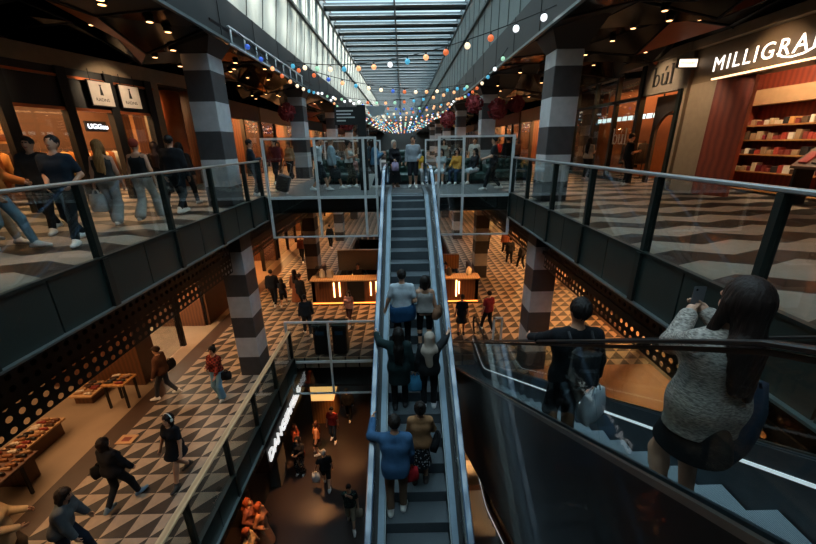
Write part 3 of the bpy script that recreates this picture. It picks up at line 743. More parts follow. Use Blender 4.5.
    return dict(root=root, lh=M4 @ Vector(arm[-1][2] + nrm(arm[-1][2]-arm[-1][1])*.09), rh=M4 @ Vector(arm[1][2] + nrm(arm[1][2]-arm[1][1])*.09),
                w=lambda x, y, z: M4 @ Vector(T(x, y, z)), wl=lambda *p: M4 @ Vector(p), yaw=yaw, S=S, H=lambda *p: M4 @ Vector(H(*p)))

def local_target(loc, yaw, h, p):
    """a world point in a figure's own frame"""
    S = h/1.75; return tuple(Matrix.Scale(1/S, 4) @ Matrix.Rotation(-R(yaw), 4, 'Z') @ (Vector(p)-Vector(loc)))
def tote(label, p, col, w=.3, h=.34, d=.1, yaw=0, kind='plain', nm='tote_bag', drop=.16, cat='bag'):
    """bag hanging from a hand at p"""
    t = thing(nm, label, cat, p, R(yaw)); m = cloth(col, kind); b = MB(); z1 = -drop; z0 = z1-h; v = []
    for z, a, c in ((z0, w*.42, d*.45), (z0+.04, w*.5, d*.5), ((z0+z1)/2, w*.52, d*.5), (z1, w*.46, d*.22)):
        v += [(-a, -c, z), (0, -c*1.2, z), (a, -c, z), (a, c, z), (0, c*1.2, z), (-a, c, z)]
    f = [tuple(range(5, -1, -1)), tuple(range(18, 24))]
    for k in range(3):
        for i in range(6): f.append((k*6+i, k*6+(i+1) % 6, k*6+6+(i+1) % 6, k*6+6+i))
    b.add(v, f, True); b.build('bag_body', m, t)
    for y in (-d*.2, d*.2): MB().tube([(-w*.25, y, z1-.03), (-w*.15, y*.6, z1*.4), (0, 0, 0), (w*.15, y*.6, z1*.4), (w*.25, y, z1-.03)], .009, 6).build('strap', m, t)
    return t
def backpack(label, P, col, s=1.):
    """pack on the back of figure P"""
    c = P['w'](0, -.21, 1.22); t = thing('backpack', label, 'backpack', c, R(P['yaw'])); m = cloth(col)
    MB().bevbox(-.15*s, .15*s, -.09*s, .07*s, -.22*s, .22*s, .05).build('bag_body', m, t)
    MB().bevbox(-.11*s, .11*s, -.13*s, -.085*s, -.18*s, .02*s, .02).build('pocket', m, t)
    for x in (-.1, .1): MB().tube([(x, .06, .16), (x*1.05, .16, .25), (x*1.05, .29, .19), (x*1.2, .3, .02), (x*1.3, .17, -.14), (x, .06, -.18)], .014, 6).build('strap', m, t)
    return t
# ------------------------------------------------------------------ lettering and lamps
LAMPS = 3.5
def text(body, size, xf, m, parent=None, ext=.015, name='lettering', spacing=1.):
    cu = bpy.data.curves.new(name, 'FONT'); cu.body = body; cu.size = size; cu.extrude = ext; cu.space_character = spacing; cu.resolution_u = 3
    cu.materials.append(m); o = bpy.data.objects.new(name, cu); COL.objects.link(o)
    dg = bpy.context.evaluated_depsgraph_get(); me = bpy.data.meshes.new_from_object(o.evaluated_get(dg)); bpy.data.objects.remove(o)
    me.transform(xf); q = bpy.data.objects.new(name, me); COL.objects.link(q)
    if parent is not None: me.transform((Matrix.Translation(parent.location) @ Matrix.Rotation(parent.rotation_euler.z, 4, 'Z')).inverted()); q.parent = parent
    return q
def axes(o, x, y): 
    x = Vector(x).normalized(); y = Vector(y).normalized(); z = x.cross(y)
    return Matrix(((x[0], y[0], z[0], o[0]), (x[1], y[1], z[1], o[1]), (x[2], y[2], z[2], o[2]), (0, 0, 0, 1)))
def part(mb, nm, m, t):
    """parts are given in world coordinates and stored relative to their thing"""
    xf = mb.xf if mb.xf is not None else Matrix(); mb.xf = (Matrix.Translation(t.location) @ Matrix.Rotation(t.rotation_euler.z, 4, 'Z')).inverted() @ xf; return mb.build(nm, m, t)
def lamp(kind, loc, energy, col, size=.5, rot=(0, 0, 0), sy=None, spot=1.2, name='lamp'):
    d = bpy.data.lights.new(name, kind); d.energy = energy * LAMPS; d.color = col
    if kind == 'AREA':
        d.size = size
        if sy: d.shape = 'RECTANGLE'; d.size_y = sy
    elif kind in ('POINT', 'SPOT'): d.shadow_soft_size = size
    if kind == 'SPOT': d.spot_size = spot; d.spot_blend = .6
    o = bpy.data.objects.new(name, d); COL.objects.link(o); o.location = loc; o.rotation_euler = rot; return o
WARM = (1., .56, .26); AMB = (1., .44, .15); SOFT = (1., .72, .46)
LETTER = glow('lit white letter', 'fff2e6', 1.7); LEDW = glow('warm led strip', 'ffd9a8', 2.); NEON = glow('neon tube white', 'eaf3ff', 2.5)
SIGNW = glow('backlit sign face', 'e6ded6', .35)
INK = mat('black ink lettering', '0a0a0a', .6)

def serif_bul(xf, h, m, parent, dep=.02):
    """the three letters b, u with an acute accent, l, drawn from stems, bowls and slab serifs; h = x-height"""
    t = h*.2; thin = h*.08; letters = []
    def poly(mb, pts): 
        n = len(pts); mb.add([(x, y, 0) for x, y in pts] + [(x, y, dep) for x, y in pts], [tuple(range(n-1, -1, -1)), tuple(range(n, 2*n))] + [(i, (i+1) % n, n+(i+1) % n, n+i) for i in range(n)])
    def rect(mb, x0, x1, y0, y1): poly(mb, [(x0, y0), (x1, y0), (x1, y1), (x0, y1)])
    def arc(mb, cx, cy, rx, ry, a0, a1, w0, w1, n=16):
        for i in range(n):
            a, b = a0+(a1-a0)*i/n, a0+(a1-a0)*(i+1)/n
            def ww(q): return w1 + (w0-w1)*abs(math.cos(q))
            poly(mb, [(cx+rx*math.cos(a), cy+ry*math.sin(a)), (cx+rx*math.cos(b), cy+ry*math.sin(b)), (cx+(rx-ww(b))*math.cos(b), cy+(ry-ww(b))*math.sin(b)), (cx+(rx-ww(a))*math.cos(a), cy+(ry-ww(a))*math.sin(a))])
    b = MB(); rect(b, 0, t, 0, h*1.6); rect(b, -t*.5, t, h*1.55, h*1.62); arc(b, h*.45, h*.5, h*.47, h*.52, -PI*.85, PI*.85, t, thin); letters.append(b)
    u = MB(); x = h*1.15; rect(u, x, x+t, h*.25, h); rect(u, x-t*.5, x+t, h*.94, h); rect(u, x+h*.65, x+h*.65+t, 0, h); rect(u, x+h*.55, x+h*.65+t, h*.94, h); rect(u, x+h*.65, x+h*.75+t, 0, h*.06)
    arc(u, x+h*.38, h*.3, h*.38, h*.32, PI, 2*PI, t, thin*1.4); poly(u, [(x+h*.3, h*1.18), (x+h*.4, h*1.18), (x+h*.62, h*1.52), (x+h*.42, h*1.52)]); letters.append(u)
    l = MB(); x = h*2.35; rect(l, x, x+t, 0, h*1.6); rect(l, x-t*.5, x+t, h*1.55, h*1.62); rect(l, x-t*.5, x+t*1.5, 0, h*.06); letters.append(l)
    for mb in letters: mb.xf = xf; part(mb, 'letter', m, parent)

# ------------------------------------------------------------------ stationery shop and its neighbour (upper level, x > 8)
t = thing('shopfront', 'stationery shopfront with large lit white lettering over an open red brown interior', 'shopfront', (8.6, 8, 0))
part(MB().box(8.6, 9.2, 3.5, 11.95, 3.06, 3.96), 'fascia', mat('dark bronze fascia', '6d5a42', .5, .1), t)
part(MB().box(8.45, 9.3, 3.5, 12.02, 3.98, 4.22), 'cornice', M['tan'], t)
pm = MB(); pts = [(8.6, 11.96), (8.6, 11.0), (8.78, 10.55), (8.95, 10.2), (9.1, 10.25), (9.15, 11.96)]; n = len(pts)
pm.add([(x, y, 0) for x, y in pts] + [(x, y, 3.06) for x, y in pts], [tuple(range(n-1, -1, -1)), tuple(range(n, 2*n))])
for i in range(n):
    pm.cur = 0 if i < 1 or i == n-1 else 1; j = (i+1) % n; pm.add([(*pts[i], 0), (*pts[j], 0), (*pts[j], 3.06), (*pts[i], 3.06)], [(0, 1, 2, 3)])
part(pm, 'corner_pillar', [M['tan'], M['redbrown']], t)
led = MB()
for y in np.arange(3.6, 11.2, .2): led.box(8.55, 8.6, y, y+.17, 3.07, 3.11)
part(led, 'led_strip', LEDW, t)
sg = text('MILLIGRAM', .5, axes((8.5, 11.15, 3.27), (0, -1, 0), (0, 0, 1)), LETTER, t, .006, 'lit_lettering', 1.22)
part(MB().tube([(8.5, 9.3, 3.33), (8.5, 9.15, 3.24), (8.5, 8.95, 3.2), (8.5, 8.7, 3.22), (8.5, 8.5, 3.29)], .022, 6), 'lettering_swash', LETTER, t)
struct('wall_shop_back', MB().box(10.75, 10.95, 3.5, 12, 0, 3.98), M['redbrown'], 'red brown timber back wall of the stationery shop', 'wall')
struct('wall_shop_side', MB().box(9.32, 10.9, 11.97, 12.03, 0, 3.85).box(8.6, 12.9, 3.3, 3.45, 0, 3.95), M['redbrown'], 'side walls of the stationery shop', 'wall')
struct('ceiling_shop', MB().box(9.35, 12.9, 3.5, 21, 3.86, 3.94), M['plaster'], 'dark shop ceiling behind the fascia')
sh = thing('shelving_unit', 'wall of lit timber shelves filled with small stationery boxes', 'shelving', (10.5, 8, 0))
part(MB().box(10.38, 10.74, 3.6, 11.9, 2.45, 2.86), 'pelmet', M['cream'], sh)
for z in (.1, .62, 1.1, 1.5, 1.9): part(MB().box(10.32, 10.74, 3.6, 11.9, z-.035, z), 'shelf_board', M['ply'], sh)
for y in (3.6, 7.7, 11.86): part(MB().box(10.34, 10.74, y, y+.04, 0, 2.45), 'side_panel', M['redbrown'], sh)
icol = ['d9c7a8', 'b94a3a', 'c9b48c', '8a3b34', 'e0d6c6', '5b4632', 'cf9a58', '2f2a28', 'a98b6a', '7d2230']
names = {.62: 'lowest visible', 1.1: 'third', 1.5: 'second', 1.9: 'top'}
for z, nm in names.items():
    y = 11.8; k = 0
    while y > 7.6:
        w = random.uniform(.09, .2); hh = random.uniform(.1, .25); c = random.choice(icol); d = random.uniform(.14, .24); k += 1
        o = MB().bevbox(10.36, 10.36+d, y-w, y, z+.001, z+hh, .006).build('stationery_box', mat('box ' + c, c, .6), None)
        tag(o, 'small stationery box on the %s shelf of the lit shelf wall' % nm, 'box', 'stationery on the %s shelf' % nm); y -= w + random.uniform(.01, .06)
tbl = thing('display_stand', 'slanted dark display stand at the stationery shop entrance', 'display stand', (9.5, 8.2, 0))
part(MB().add([(9.3, 7.3, .9), (9.3, 9.0, .9), (9.8, 9.0, 1.35), (9.8, 7.3, 1.35), (9.3, 7.3, .84), (9.3, 9.0, .84), (9.85, 9.0, 1.3), (9.85, 7.3, 1.3)], [(0, 1, 2, 3), (4, 5, 6, 7), (0, 1, 5, 4), (2, 3, 7, 6), (0, 3, 7, 4), (1, 2, 6, 5)]), 'sloping_top', M['walnut'], tbl)
for y in (7.35, 8.9): part(MB().box(9.35, 9.8, y-.03, y+.03, 0, .87), 'leg', M['black'], tbl)
for i in range(5):
    y = 7.5+.3*i; o = MB().add([(9.36, y, .965), (9.36, y+.2, .965), (9.62, y+.2, 1.2), (9.62, y, 1.2), (9.35, y, 1.0), (9.35, y+.2, 1.0), (9.61, y+.2, 1.235), (9.61, y, 1.235)], [(0, 1, 2, 3), (4, 5, 6, 7), (0, 1, 5, 4), (2, 3, 7, 6), (0, 3, 7, 4), (1, 2, 6, 5)]).build('notebook', mat('note %d' % i, ['8a2f28', 'b9a07a', '7a2a26', '4a3a30', '9c3b34'][i], .6))
    tag(o, 'notebook lying on the slanted stand, number %s from the entrance' % ['one', 'two', 'three', 'four', 'five'][4-i], 'notebook')
o = thing('lightbox_sign', 'small glowing lightbox blade sign between the two shop names', 'sign', (8.35, 11.9, 3.62))
part(MB().box(8.02, 8.58, 11.86, 11.96, 3.5, 3.74), 'sign_box', M['black'], o); part(MB().box(8.04, 8.56, 11.85, 11.861, 3.52, 3.72), 'lit_face', glow('lit sign face', 'ffe6cc', 1.8), o)
text('MILLIGRAM', .085, axes((8.07, 11.845, 3.59), (1, 0, 0), (0, 0, 1)), INK, o, .001)
# neighbour with the serif name
t = thing('shopfront', 'clothing shopfront with serif name sign and arched orange interior', 'shopfront', (8.6, 14.5, 0))
part(MB().box(8.56, 8.8, 12.05, 14.4, 3.0, 3.97), 'name_panel', mat('taupe sign panel', '7c7264', .6), t)
serif_bul(axes((8.55, 13.72, 3.22), (0, -1, 0), (0, 0, 1)), .36, INK, t)
part(MB().box(8.45, 9.3, 12.04, 21, 3.98, 4.22), 'cornice', M['tan'], t); part(MB().box(8.55, 8.75, 12.04, 12.16, 0, 3.0), 'door_post', M['tan'], t); part(MB().box(8.5, 8.7, 12.2, 12.34, 0, 3.0).box(8.5, 8.7, 14.2, 14.4, 0, 3.97), 'door_frame', M['frame'], t)
for y in (15.9, 17.6, 19.4): part(MB().box(8.52, 8.68, y-.07, y+.07, 0, 3.97), 'mullion', M['frame'], t)
part(MB().box(8.52, 8.68, 14.4, 21, 2.9, 3.02).box(8.52, 8.68, 14.4, 21, 0, .12), 'transom', M['frame'], t)
for a, c in ((14.4, 15.83), (15.97, 17.53), (17.67, 19.33)): part(MB().box(8.59, 8.61, a, c, .12, 3.97), 'window_pane', M['shopglass'], t)
serif_bul(axes((8.56, 15.72, 1.4), (0, -1, 0), (0, 0, 1)), .36, mat('white vinyl letter', 'd8d6d0', .5), t, .004)
struct('wall_arch', (lambda b: b.box(10.6, 10.8, 12.1, 21, 0, 3.9))(MB()), mat('terracotta shop wall', '9c5a2e', .7), 'terracotta back wall of the clothing shop', 'wall')
ar = MB(); zc = 1.75; rad = 1.0; yc = 13.3
for i in range(16):
    a, b_ = PI*i/16, PI*(i+1)/16
    p, q = (yc+rad*math.cos(a), zc+rad*.75*math.sin(a)), (yc+rad*math.cos(b_), zc+rad*.75*math.sin(b_))
    ar.add([(9.3, *p), (9.3, *q), (9.3, q[0], 3.0), (9.3, p[0], 3.0), (9.4, *p), (9.4, *q), (9.4, q[0], 3.0), (9.4, p[0], 3.0)], [(0, 1, 2, 3), (4, 7, 6, 5), (0, 4, 5, 1)])
part(ar.box(9.3, 9.4, 12.1, 12.3, 0, 3).box(9.3, 9.4, 14.3, 14.5, 0, 3), 'inner_arch', mat('dark arch panel', '3a3532', .7), t)
struct('wall_divider', MB().box(8.8, 10.7, 21, 21.2, 0, 3.9), M['plaster'], 'dividing wall behind the banded column', 'wall')

def rack(label, loc, rz, n, cols, kind='clothing_rack', w=1.4, grp=None):
    """free standing garment rail; each garment is a thing of its own"""
    t = thing(kind, label, 'clothing rack', loc, rz); 
    MB().tube([(-w/2, 0, 0), (-w/2, 0, 1.5), (w/2, 0, 1.5), (w/2, 0, 0)], .015, 6).build('rail', M['black'], t)
    for x in (-w/2, w/2): MB().box(x-.02, x+.02, -.22, .22, 0, .03).build('foot', M['black'], t)
    X = Matrix.Translation(loc) @ Matrix.Rotation(rz, 4, 'Z')
    for i in range(n):
        x = -w/2+.1+(w-.2)*i/(n-1); c = cols[i % len(cols)]; L = random.uniform(.75, 1.05); g = MB(X); v = []
        for z, a, d in ((1.44, .04, .015), (1.38, .2, .03), (1.1, .19, .04), (1.44-L, .23, .05)): v += [(x-d, -a, z), (x+d, -a, z), (x+d, a, z), (x-d, a, z)]
        f = [(0, 3, 2, 1), (12, 13, 14, 15)] + [(k*4+i2, k*4+(i2+1) % 4, k*4+4+(i2+1) % 4, k*4+4+i2) for k in range(3) for i2 in range(4)]
        g.add(v, f, True); g.tube([(x, 0, 1.43), (x, 0, 1.49)], .006, 4)
        tag(g.build('hanging_garment', cloth(c)), 'garment hanging on the %s' % label, 'garment', grp or ('garments on the ' + label))
rack('clothes rail under the terracotta arch', (10.1, 13.2, 0), PI/2, 8, ['c9a184', '8a4a2a', 'd8b49a', '6b3322'])
rack('clothes rail behind the window with the white serif letters', (10.0, 16.5, 0), PI/2, 7, ['3a3532', '8b7a6a', '5a3a2a'])
# led truss and small lamps seen through the window
o = thing('light_bar', 'row of cool white display lights inside the clothing shop window', 'light fitting', (10.2, 17.5, 2.5))
part(MB().box(10.1, 10.3, 14.8, 20.4, 2.42, 2.5), 'housing', M['black'], o)
for y in (15.5, 19.6): part(MB().box(10.18, 10.22, y, y+.04, 2.5, 3.86), 'hanger', M['black'], o)
for i in range(12): part(MB().box(10.06, 10.1, 15.0+.44*i, 15.3+.44*i, 2.38, 2.56), 'lamp_tube', glow('cool lamp tube', 'cfe6e6', 1.6), o)

# ------------------------------------------------------------------ shop with the hanging signs (upper level, x < -8)
XF = Matrix(((.251, -.968, 0, -9.2), (.968, .251, 0, 9.8), (0, 0, 1, 0), (0, 0, 0, 1)))
def LB_(): return MB(XF)
t = thing('shopfront', 'dark framed glass shopfront below the white hanging sign and its modelled reflection', 'shopfront', tuple(XF @ Vector((2, 0, 0))))
part(LB_().box(-6, 5.6, -.05, .3, 3.55, 3.95), 'cornice', M['tan'], t)
part(LB_().box(-6, 3.8, 0, .2, 2.55, 3.55), 'transom_panel', M['bulk'], t)
part(LB_().box(-6, 3.8, -.06, 0, 3.3, 3.36).box(-6, 3.8, -.04, 0, 2.5, 2.58), 'copper_line', M['copper'], t)
for x in (-3.4, -1.7, -.35, 1.05, 2.3, 3.6): part(LB_().box(x-.12, x+.12, -.08, .14, 0, 3.55), 'mullion', M['black'], t)
for a, c in ((-3.28, -1.82), (-1.58, -.47), (-.23, .93), (2.42, 3.48)): part(LB_().box(a, c, .02, .04, 0, 2.5), 'window_pane', M['shopglass'], t)
part(LB_().box(3.72, 5.6, -.05, .5, 0, .12).box(3.72, 4.0, -.05, .5, 0, 3.55), 'portal', M['tan'], t)
cp = LB_(); cp.lathe([(.5, 0), (.5, 3.3)], (4.75, .55, .1), 20); part(cp, 'copper_column', M['copper'], t)
struct('wall_hanging_shop_back', LB_().box(-6, 5.6, 3.6, 3.8, 0, 3.9), mat('dim walnut shop wall', '54361f', .7), 'warm back wall of the shop with the hanging signs', 'wall')
struct('wall_hanging_shop_ends', LB_().box(5.6, 5.75, 0, 3.8, 0, 3.9).box(-6.1, -6, 0, 3.8, 0, 3.9), M['walnut'], 'end walls of the shop with the hanging signs', 'wall')
struct('ceiling_hanging_shop', LB_().box(-6, 5.6, .1, 3.8, 3.5, 3.56), M['plaster'], 'dark ceiling of the shop with the hanging signs')
pn = thing('wall_panel', 'plain lit tan panel above the clothes in the shop with hanging signs', 'panel', tuple(XF @ Vector((0, 2.6, 2))))
part(LB_().box(-2.8, 1.2, 2.6, 2.7, 1.75, 2.6), 'panel_face', mat('tan panel', 'b58858', .7), pn); part(LB_().box(-2.8, 1.2, 2.2, 2.7, 1.68, 1.74), 'shelf_board', M['ply'], pn)
for x in (-2.8, -.8, .3, 1.16): part(LB_().box(x-.04, x+.04, 2.3, 2.7, 0, 1.7), 'post', M['ply'], pn)
for k, (x, c, lb) in enumerate(((.85, '6b3a20', 'brown handbag on the shelf under the tan panel'), (.5, '3a2416', 'dark handbag beside the brown one on the panel shelf'))):
    o = thing('handbag', lb, 'handbag', tuple(XF @ Vector((x, 2.42, 1.745)))); m = mat('leather ' + c, c, .5)
    part(LB_().bevbox(x-.14, x+.14, 2.34, 2.5, 1.745, 1.95, .03), 'bag_body', m, o); part(LB_().tube([(x-.09, 2.42, 1.94), (x-.06, 2.42, 2.06), (x+.06, 2.42, 2.06), (x+.09, 2.42, 1.94)], .012, 6), 'handle', m, o)
rz = math.atan2(.968, .251)
for i, (x, lb, cs) in enumerate(((-1.95, 'clothes rail behind the window nearest the oranges and browns', ['7a4a2a', '2f2a2c', 'a86a3a']), (-.05, 'clothes rail below the tan panel', ['8a4a22', 'c98a4a', '3a2a22', '6a2a1a']), (1.48, 'clothes rail below the neon sign', ['b5763a', '57301c', 'd0a060']), (3.1, 'clothes rail beside the copper column', ['caa070', '70401f', '8a8a80']))):
    rack(lb, tuple(XF @ Vector((x, 1.9, 0))), rz, 7, cs)
o = thing('neon_sign', 'white neon brand lettering on a black board inside the shop with hanging signs', 'sign', tuple(XF @ Vector((2.6, 1.0, 2.1))))
part(LB_().box(2.1, 2.75, 1.0, 1.05, 2.02, 2.32), 'backing_board', M['black'], o)
text('UGGau', .2, XF @ axes((2.14, .97, 2.1), (1, 0, 0), (0, 0, 1)), NEON, o, .012, 'neon_lettering')
for x0, lb in ((1.62, 'modelled window reflection of the white hanging sign, further from the banded column'), (2.5, 'white hanging sign with a tall dark bottle emblem, closer to the banded column')):  # first board stands in for the sign's reflection in the shop glass
    o = thing('hanging_sign', lb, 'sign', tuple(XF @ Vector((x0+.32, -.12, 2.98)))); fc = -.16
    part(LB_().box(x0, x0+.64, -.15, -.1, 2.68, 3.3), 'sign_board', mat('white sign face', 'c9c2bb', .6), o)
    part(LB_().box(x0-.02, x0, -.16, -.09, 2.66, 3.32).box(x0+.64, x0+.66, -.16, -.09, 2.66, 3.32).box(x0, x0+.64, -.16, -.09, 3.3, 3.32).box(x0, x0+.64, -.16, -.09, 2.66, 2.68), 'sign_frame', M['black'], o)
    part(LB_().add([(x0+a, -.152, z) for a, z in ((.27, 2.95), (.37, 2.95), (.345, 3.12), (.335, 3.2), (.305, 3.2), (.295, 3.12))], [(0, 1, 2, 3, 4, 5)]).box(x0+.29, x0+.35, -.156, -.15, 3.2, 3.225), 'emblem', INK, o)
    text('RADNS', .12, XF @ axes((x0+.11, -.155, 2.79), (1, 0, 0), (0, 0, 1)), INK, o, .001)
    for a in (.1, .54): part(LB_().tube([(x0+a, -.12, 3.32), (x0+a, -.12, 3.6)], .01, 5), 'hanger', M['black'], o)

# ------------------------------------------------------------------ further shops, both sides and both levels
def far_shop(label, s, x, y0, y1, z, wallc, E, sign=None, h=3.6, tint=AMB):
    """s = -1 for the shop sign side"""
    t = thing('shopfront', label, 'shopfront', (x, (y0+y1)/2, z)); d = s
    def bx(a, c, ya, yb, za, zb): return MB().box(*sorted((x+d*a, x+d*c)), ya, yb, z+za, z+zb)
    part(bx(-.08, .3, y0, y1, h-.75, h), 'fascia', mat('shop fascia ' + wallc, wallc, .55), t)
    n = max(2, int((y1-y0)/1.9))
    for i in range(n+1): 
        y = y0 + (y1-y0)*i/n; part(bx(-.06, .12, y-.06, y+.06, 0, h-.75), 'mullion', M['black'], t)
    for i in range(n):
        if i == n//2: continue
        part(bx(0, .02, y0+(y1-y0)*i/n+.07, y0+(y1-y0)*(i+1)/n-.07, .05, h-.75), 'window_pane', M['shopglass'], t)
    part(bx(2.6, 2.75, y0, y1, 0, h), 'back_wall', mat('lit shop wall ' + wallc, 'b07a48', .7), t)
    part(bx(0, 2.7, y1-.1, y1, 0, h), 'party_wall', M['walnut'], t)
    part(bx(.3, 2.7, y0, y1, h-.1, h), 'shop_ceiling', M['plaster'], t)
    for k in range(2): part(bx(2.3, 2.6, y0+.4, y1-.4, .9+.7*k, .94+.7*k), 'shelf_board', M['ply'], t)
    if sign: 
        xf = axes((x-d*.1, (y0+.6 if s < 0 else y1-.6), z+h-.55), (0, -d, 0), (0, 0, 1)); text(sign, .42, xf, LETTER, t, .02, 'lit_lettering')
    lamp('POINT', (x+d*1.3, (y0+y1)/2, z+h-.5), E, tint, .25, name='shop_lamp')
    for k in range(4):
        y = y0+.8+(y1-y0-1.6)*k/3; o = part(bx(1.2, 1.3, y-.05, y+.05, h-.14, h-.1), 'downlight', LEDW, t)
desc = ['walnut', 'tan', 'dark', 'copper coloured', 'cream']
cols = ['4a3322', '8b7a64', '1c1a1a', '7a4528', 'b08a62']
for i, (a, c) in enumerate(((16.0, 22.5), (22.8, 30), (30.3, 40), (40.5, 55), (55.5, 75))):
    far_shop('upper level shopfront with %s fascia, number %s beyond the hanging signs' % (desc[i], ['one', 'two', 'three', 'four', 'five'][i]), -1, -8.2, a, c, 0, cols[i], 260*(1+i*.5), None)
for i, (a, c) in enumerate(((21.3, 28), (28.3, 36), (36.3, 46), (46.5, 60), (60.5, 78))):
    far_shop('upper level shopfront with %s fascia, number %s beyond the clothing shop' % (desc[-1-i], ['one', 'two', 'three', 'four', 'five'][i]), 1, 8.5, a, c, 0, cols[-1-i], 260*(1+i*.5), None)
for i, (a, c) in enumerate(((10.3, 13.6), (16.0, 22.5), (23, 31), (31.5, 44))):
    far_shop('middle level shopfront with %s fascia, number %s past the shoe displays' % (desc[(i+1) % 5], ['one', 'two', 'three', 'four'][i]), -1, -8.2, a, c, L0, cols[(i+1) % 5], 230*(1+i*.4), None, 3.8, AMB if i else SOFT)
for i, (a, c) in enumerate(((2, 9), (9.3, 15.5), (15.8, 22), (22.3, 31), (31.5, 44))):
    far_shop('middle level shopfront with %s fascia, number %s on the stationery side' % (desc[(i+2) % 5], ['one', 'two', 'three', 'four', 'five'][i]), 1, 8.6, a, c, L0, cols[(i+2) % 5], 230*(1+i*.4), None, 3.8)
for y0, y1, lb in ((9.6, 10.3, 'brown timber pier beside the shoe shop'), (13.6, 15.9, 'brown timber pier beyond the bright shop entrance')):
    struct('wall_pier', MB().box(-11, -8.05, y0, y1, L0, L0+3.9), M['walnut'], lb, 'wall')

# ------------------------------------------------------------------ shoe shop displays on the middle level
def shoe_mesh(nm, c):
    b = MB(); v = []
    for y, w, z0, z1 in ((-.13, .03, 0, .075), (-.06, .038, 0, .085), (.02, .036, 0, .06), (.09, .042, 0, .045), (.15, .02, .005, .03)): v += [(-w, y, z0), (w, y, z0), (w*.7, y, z1), (-w*.7, y, z1)]
    b.add(v, [(0, 1, 2, 3), (16, 19, 18, 17)] + [(k*4+i, k*4+4+i, k*4+4+(i+1) % 4, k*4+(i+1) % 4) for k in range(4) for i in range(4)], True)
    return b
SHOES = {}
def shoe(x, y, z, rz, c, lb, grp):
    if c not in SHOES: o = shoe_mesh('shoe', c).build('shoe', mat('leather ' + c, c, .4)); SHOES[c] = o
    else: o = SHOES[c].copy(); COL.objects.link(o)
    o.location = (x, y, z); o.rotation_euler = (0, 0, rz); o.scale = (.85,)*3; tag(o, lb, 'shoe', grp)
def table(lb, x0, x1, y0, y1, h, m, low=False):
    t = thing('display_table', lb, 'table', ((x0+x1)/2, (y0+y1)/2, L0+.004))
    part(MB().bevbox(x0, x1, y0, y1, L0+h-.06, L0+h, .01), 'tabletop', m, t)
    if low: part(MB().box(x0+.08, x1-.08, y0+.08, y1-.08, L0+.006, L0+h-.06), 'plinth', M['walnut'], t)
    else:
        for x in (x0+.06, x1-.06):
            for y in (y0+.06, y1-.06): part(MB().box(x-.025, x+.025, y-.025, y+.025, L0+.006, L0+h-.06), 'leg', M['black'], t)
sc_ = ['15110f', '3b2417', '5a3420', '8a5a36', '1d1a1c', 'a07a58', '7a2a22', 'c9bba8']
def cover(x0, x1, y0, y1, z, nx, ny, where, grp):
    for i in range(nx):
        for j in range(ny):
            shoe(x0+(x1-x0)*(i+.5)/nx + random.uniform(-.02, .02), y0+(y1-y0)*(j+.5)/ny + random.uniform(-.02, .02), z+.001, random.uniform(1.45, 1.7), random.choice(sc_), 'leather shoe standing on the %s' % where, grp)
table('long low pale shoe table in the middle of the shoe shop', -9.3, -8.75, 6.5, 7.7, .45, M['cream'], True)
cover(-9.28, -8.77, 6.55, 7.65, L0+.45, 2, 10, 'long low pale shoe table', 'shoes on the low table')
table('tall walnut shoe table with thin black legs, closest to the beige coat', -9.0, -7.95, 5.0, 5.95, .8, M['walnut'])
cover(-8.97, -7.98, 5.05, 5.9, L0+.8, 3, 8, 'tall walnut shoe table', 'shoes on the tall table')
table('walnut shoe plinth between the tall table and the pale table', -9.2, -8.2, 5.98, 6.45, .62, M['walnut'], True)
cover(-9.18, -8.22, 6.0, 6.43, L0+.62, 3, 4, 'walnut shoe plinth', 'shoes on the plinth')
table('small white low table beneath the perforated screen', -9.6, -8.95, 8.7, 9.45, .3, M['cream'], True)
cover(-9.55, -9.0, 8.75, 9.4, L0+.3, 2, 6, 'small white low table', 'shoes on the white table')
table('wood topped shoe table on thin black legs beside the brown pier', -8.4, -7.78, 8.5, 9.05, .8, M['ply'])
cover(-8.36, -7.82, 8.53, 9.0, L0+.8, 2, 4, 'wood topped table with thin black legs', 'shoes on the wood topped table')
o = thing('floor_sign', 'small pale sign plate lying on the border of the triangle tiles', 'sign', (-7.05, 7.35, L0)); part(MB().box(-7.25, -6.85, 7.2, 7.5, L0+.008, L0+.03), 'plate', M['cream'], o); part(MB().box(-7.15, -6.95, 7.28, 7.42, L0+.03, L0+.034), 'print', M['redbrown'], o)

# ------------------------------------------------------------------ kiosk between the middle level walkways
LAMPV = glow('vertical wall lamp', 'ffb978', 8.)
t = thing('kiosk', 'timber food kiosk with glowing vertical lamps and a granite back screen', 'kiosk', (-.45, 16, L0))
part(MB().box(-4.2, 3.3, 15.3, 15.45, L0+.12, L0+1.2), 'counter_front', M['walnut'], t)
part(MB().box(-4.25, 3.35, 15.2, 15.85, L0+1.2, L0+1.26), 'countertop', M['oak'], t)
part(MB().box(-4.15, 3.25, 15.35, 15.45, L0, L0+.12), 'kickboard', M['black'], t)
part(MB().box(-4.2, -4.05, 15.3, 17.9, L0, L0+1.2).box(3.15, 3.3, 15.3, 17.9, L0, L0+1.2), 'counter_side', M['walnut'], t)
part(MB().box(-3.2, -.9, 16.7, 16.9, L0+1.2, L0+2.2), 'back_screen', M['granite'], t)
part(MB().box(1.0, 2.6, 16.7, 16.9, L0+1.2, L0+1.9), 'back_screen', M['ply'], t)
part(MB().box(-4.2, 3.3, 15.24, 15.3, L0+.1, L0+.14), 'toe_light', glow('toe light', 'ff9440', 2.5), t)
for x in (-3.2, -2.95, -1.55, -1.3, 2.3, 2.42): part(MB().tube([(x, 15.26, L0+.35+.15*(abs(x*7) % 1)), (x, 15.26, L0+1.05+.1*(abs(x*3) % 1))], .028, 6), 'lamp_tube', LAMPV, t)
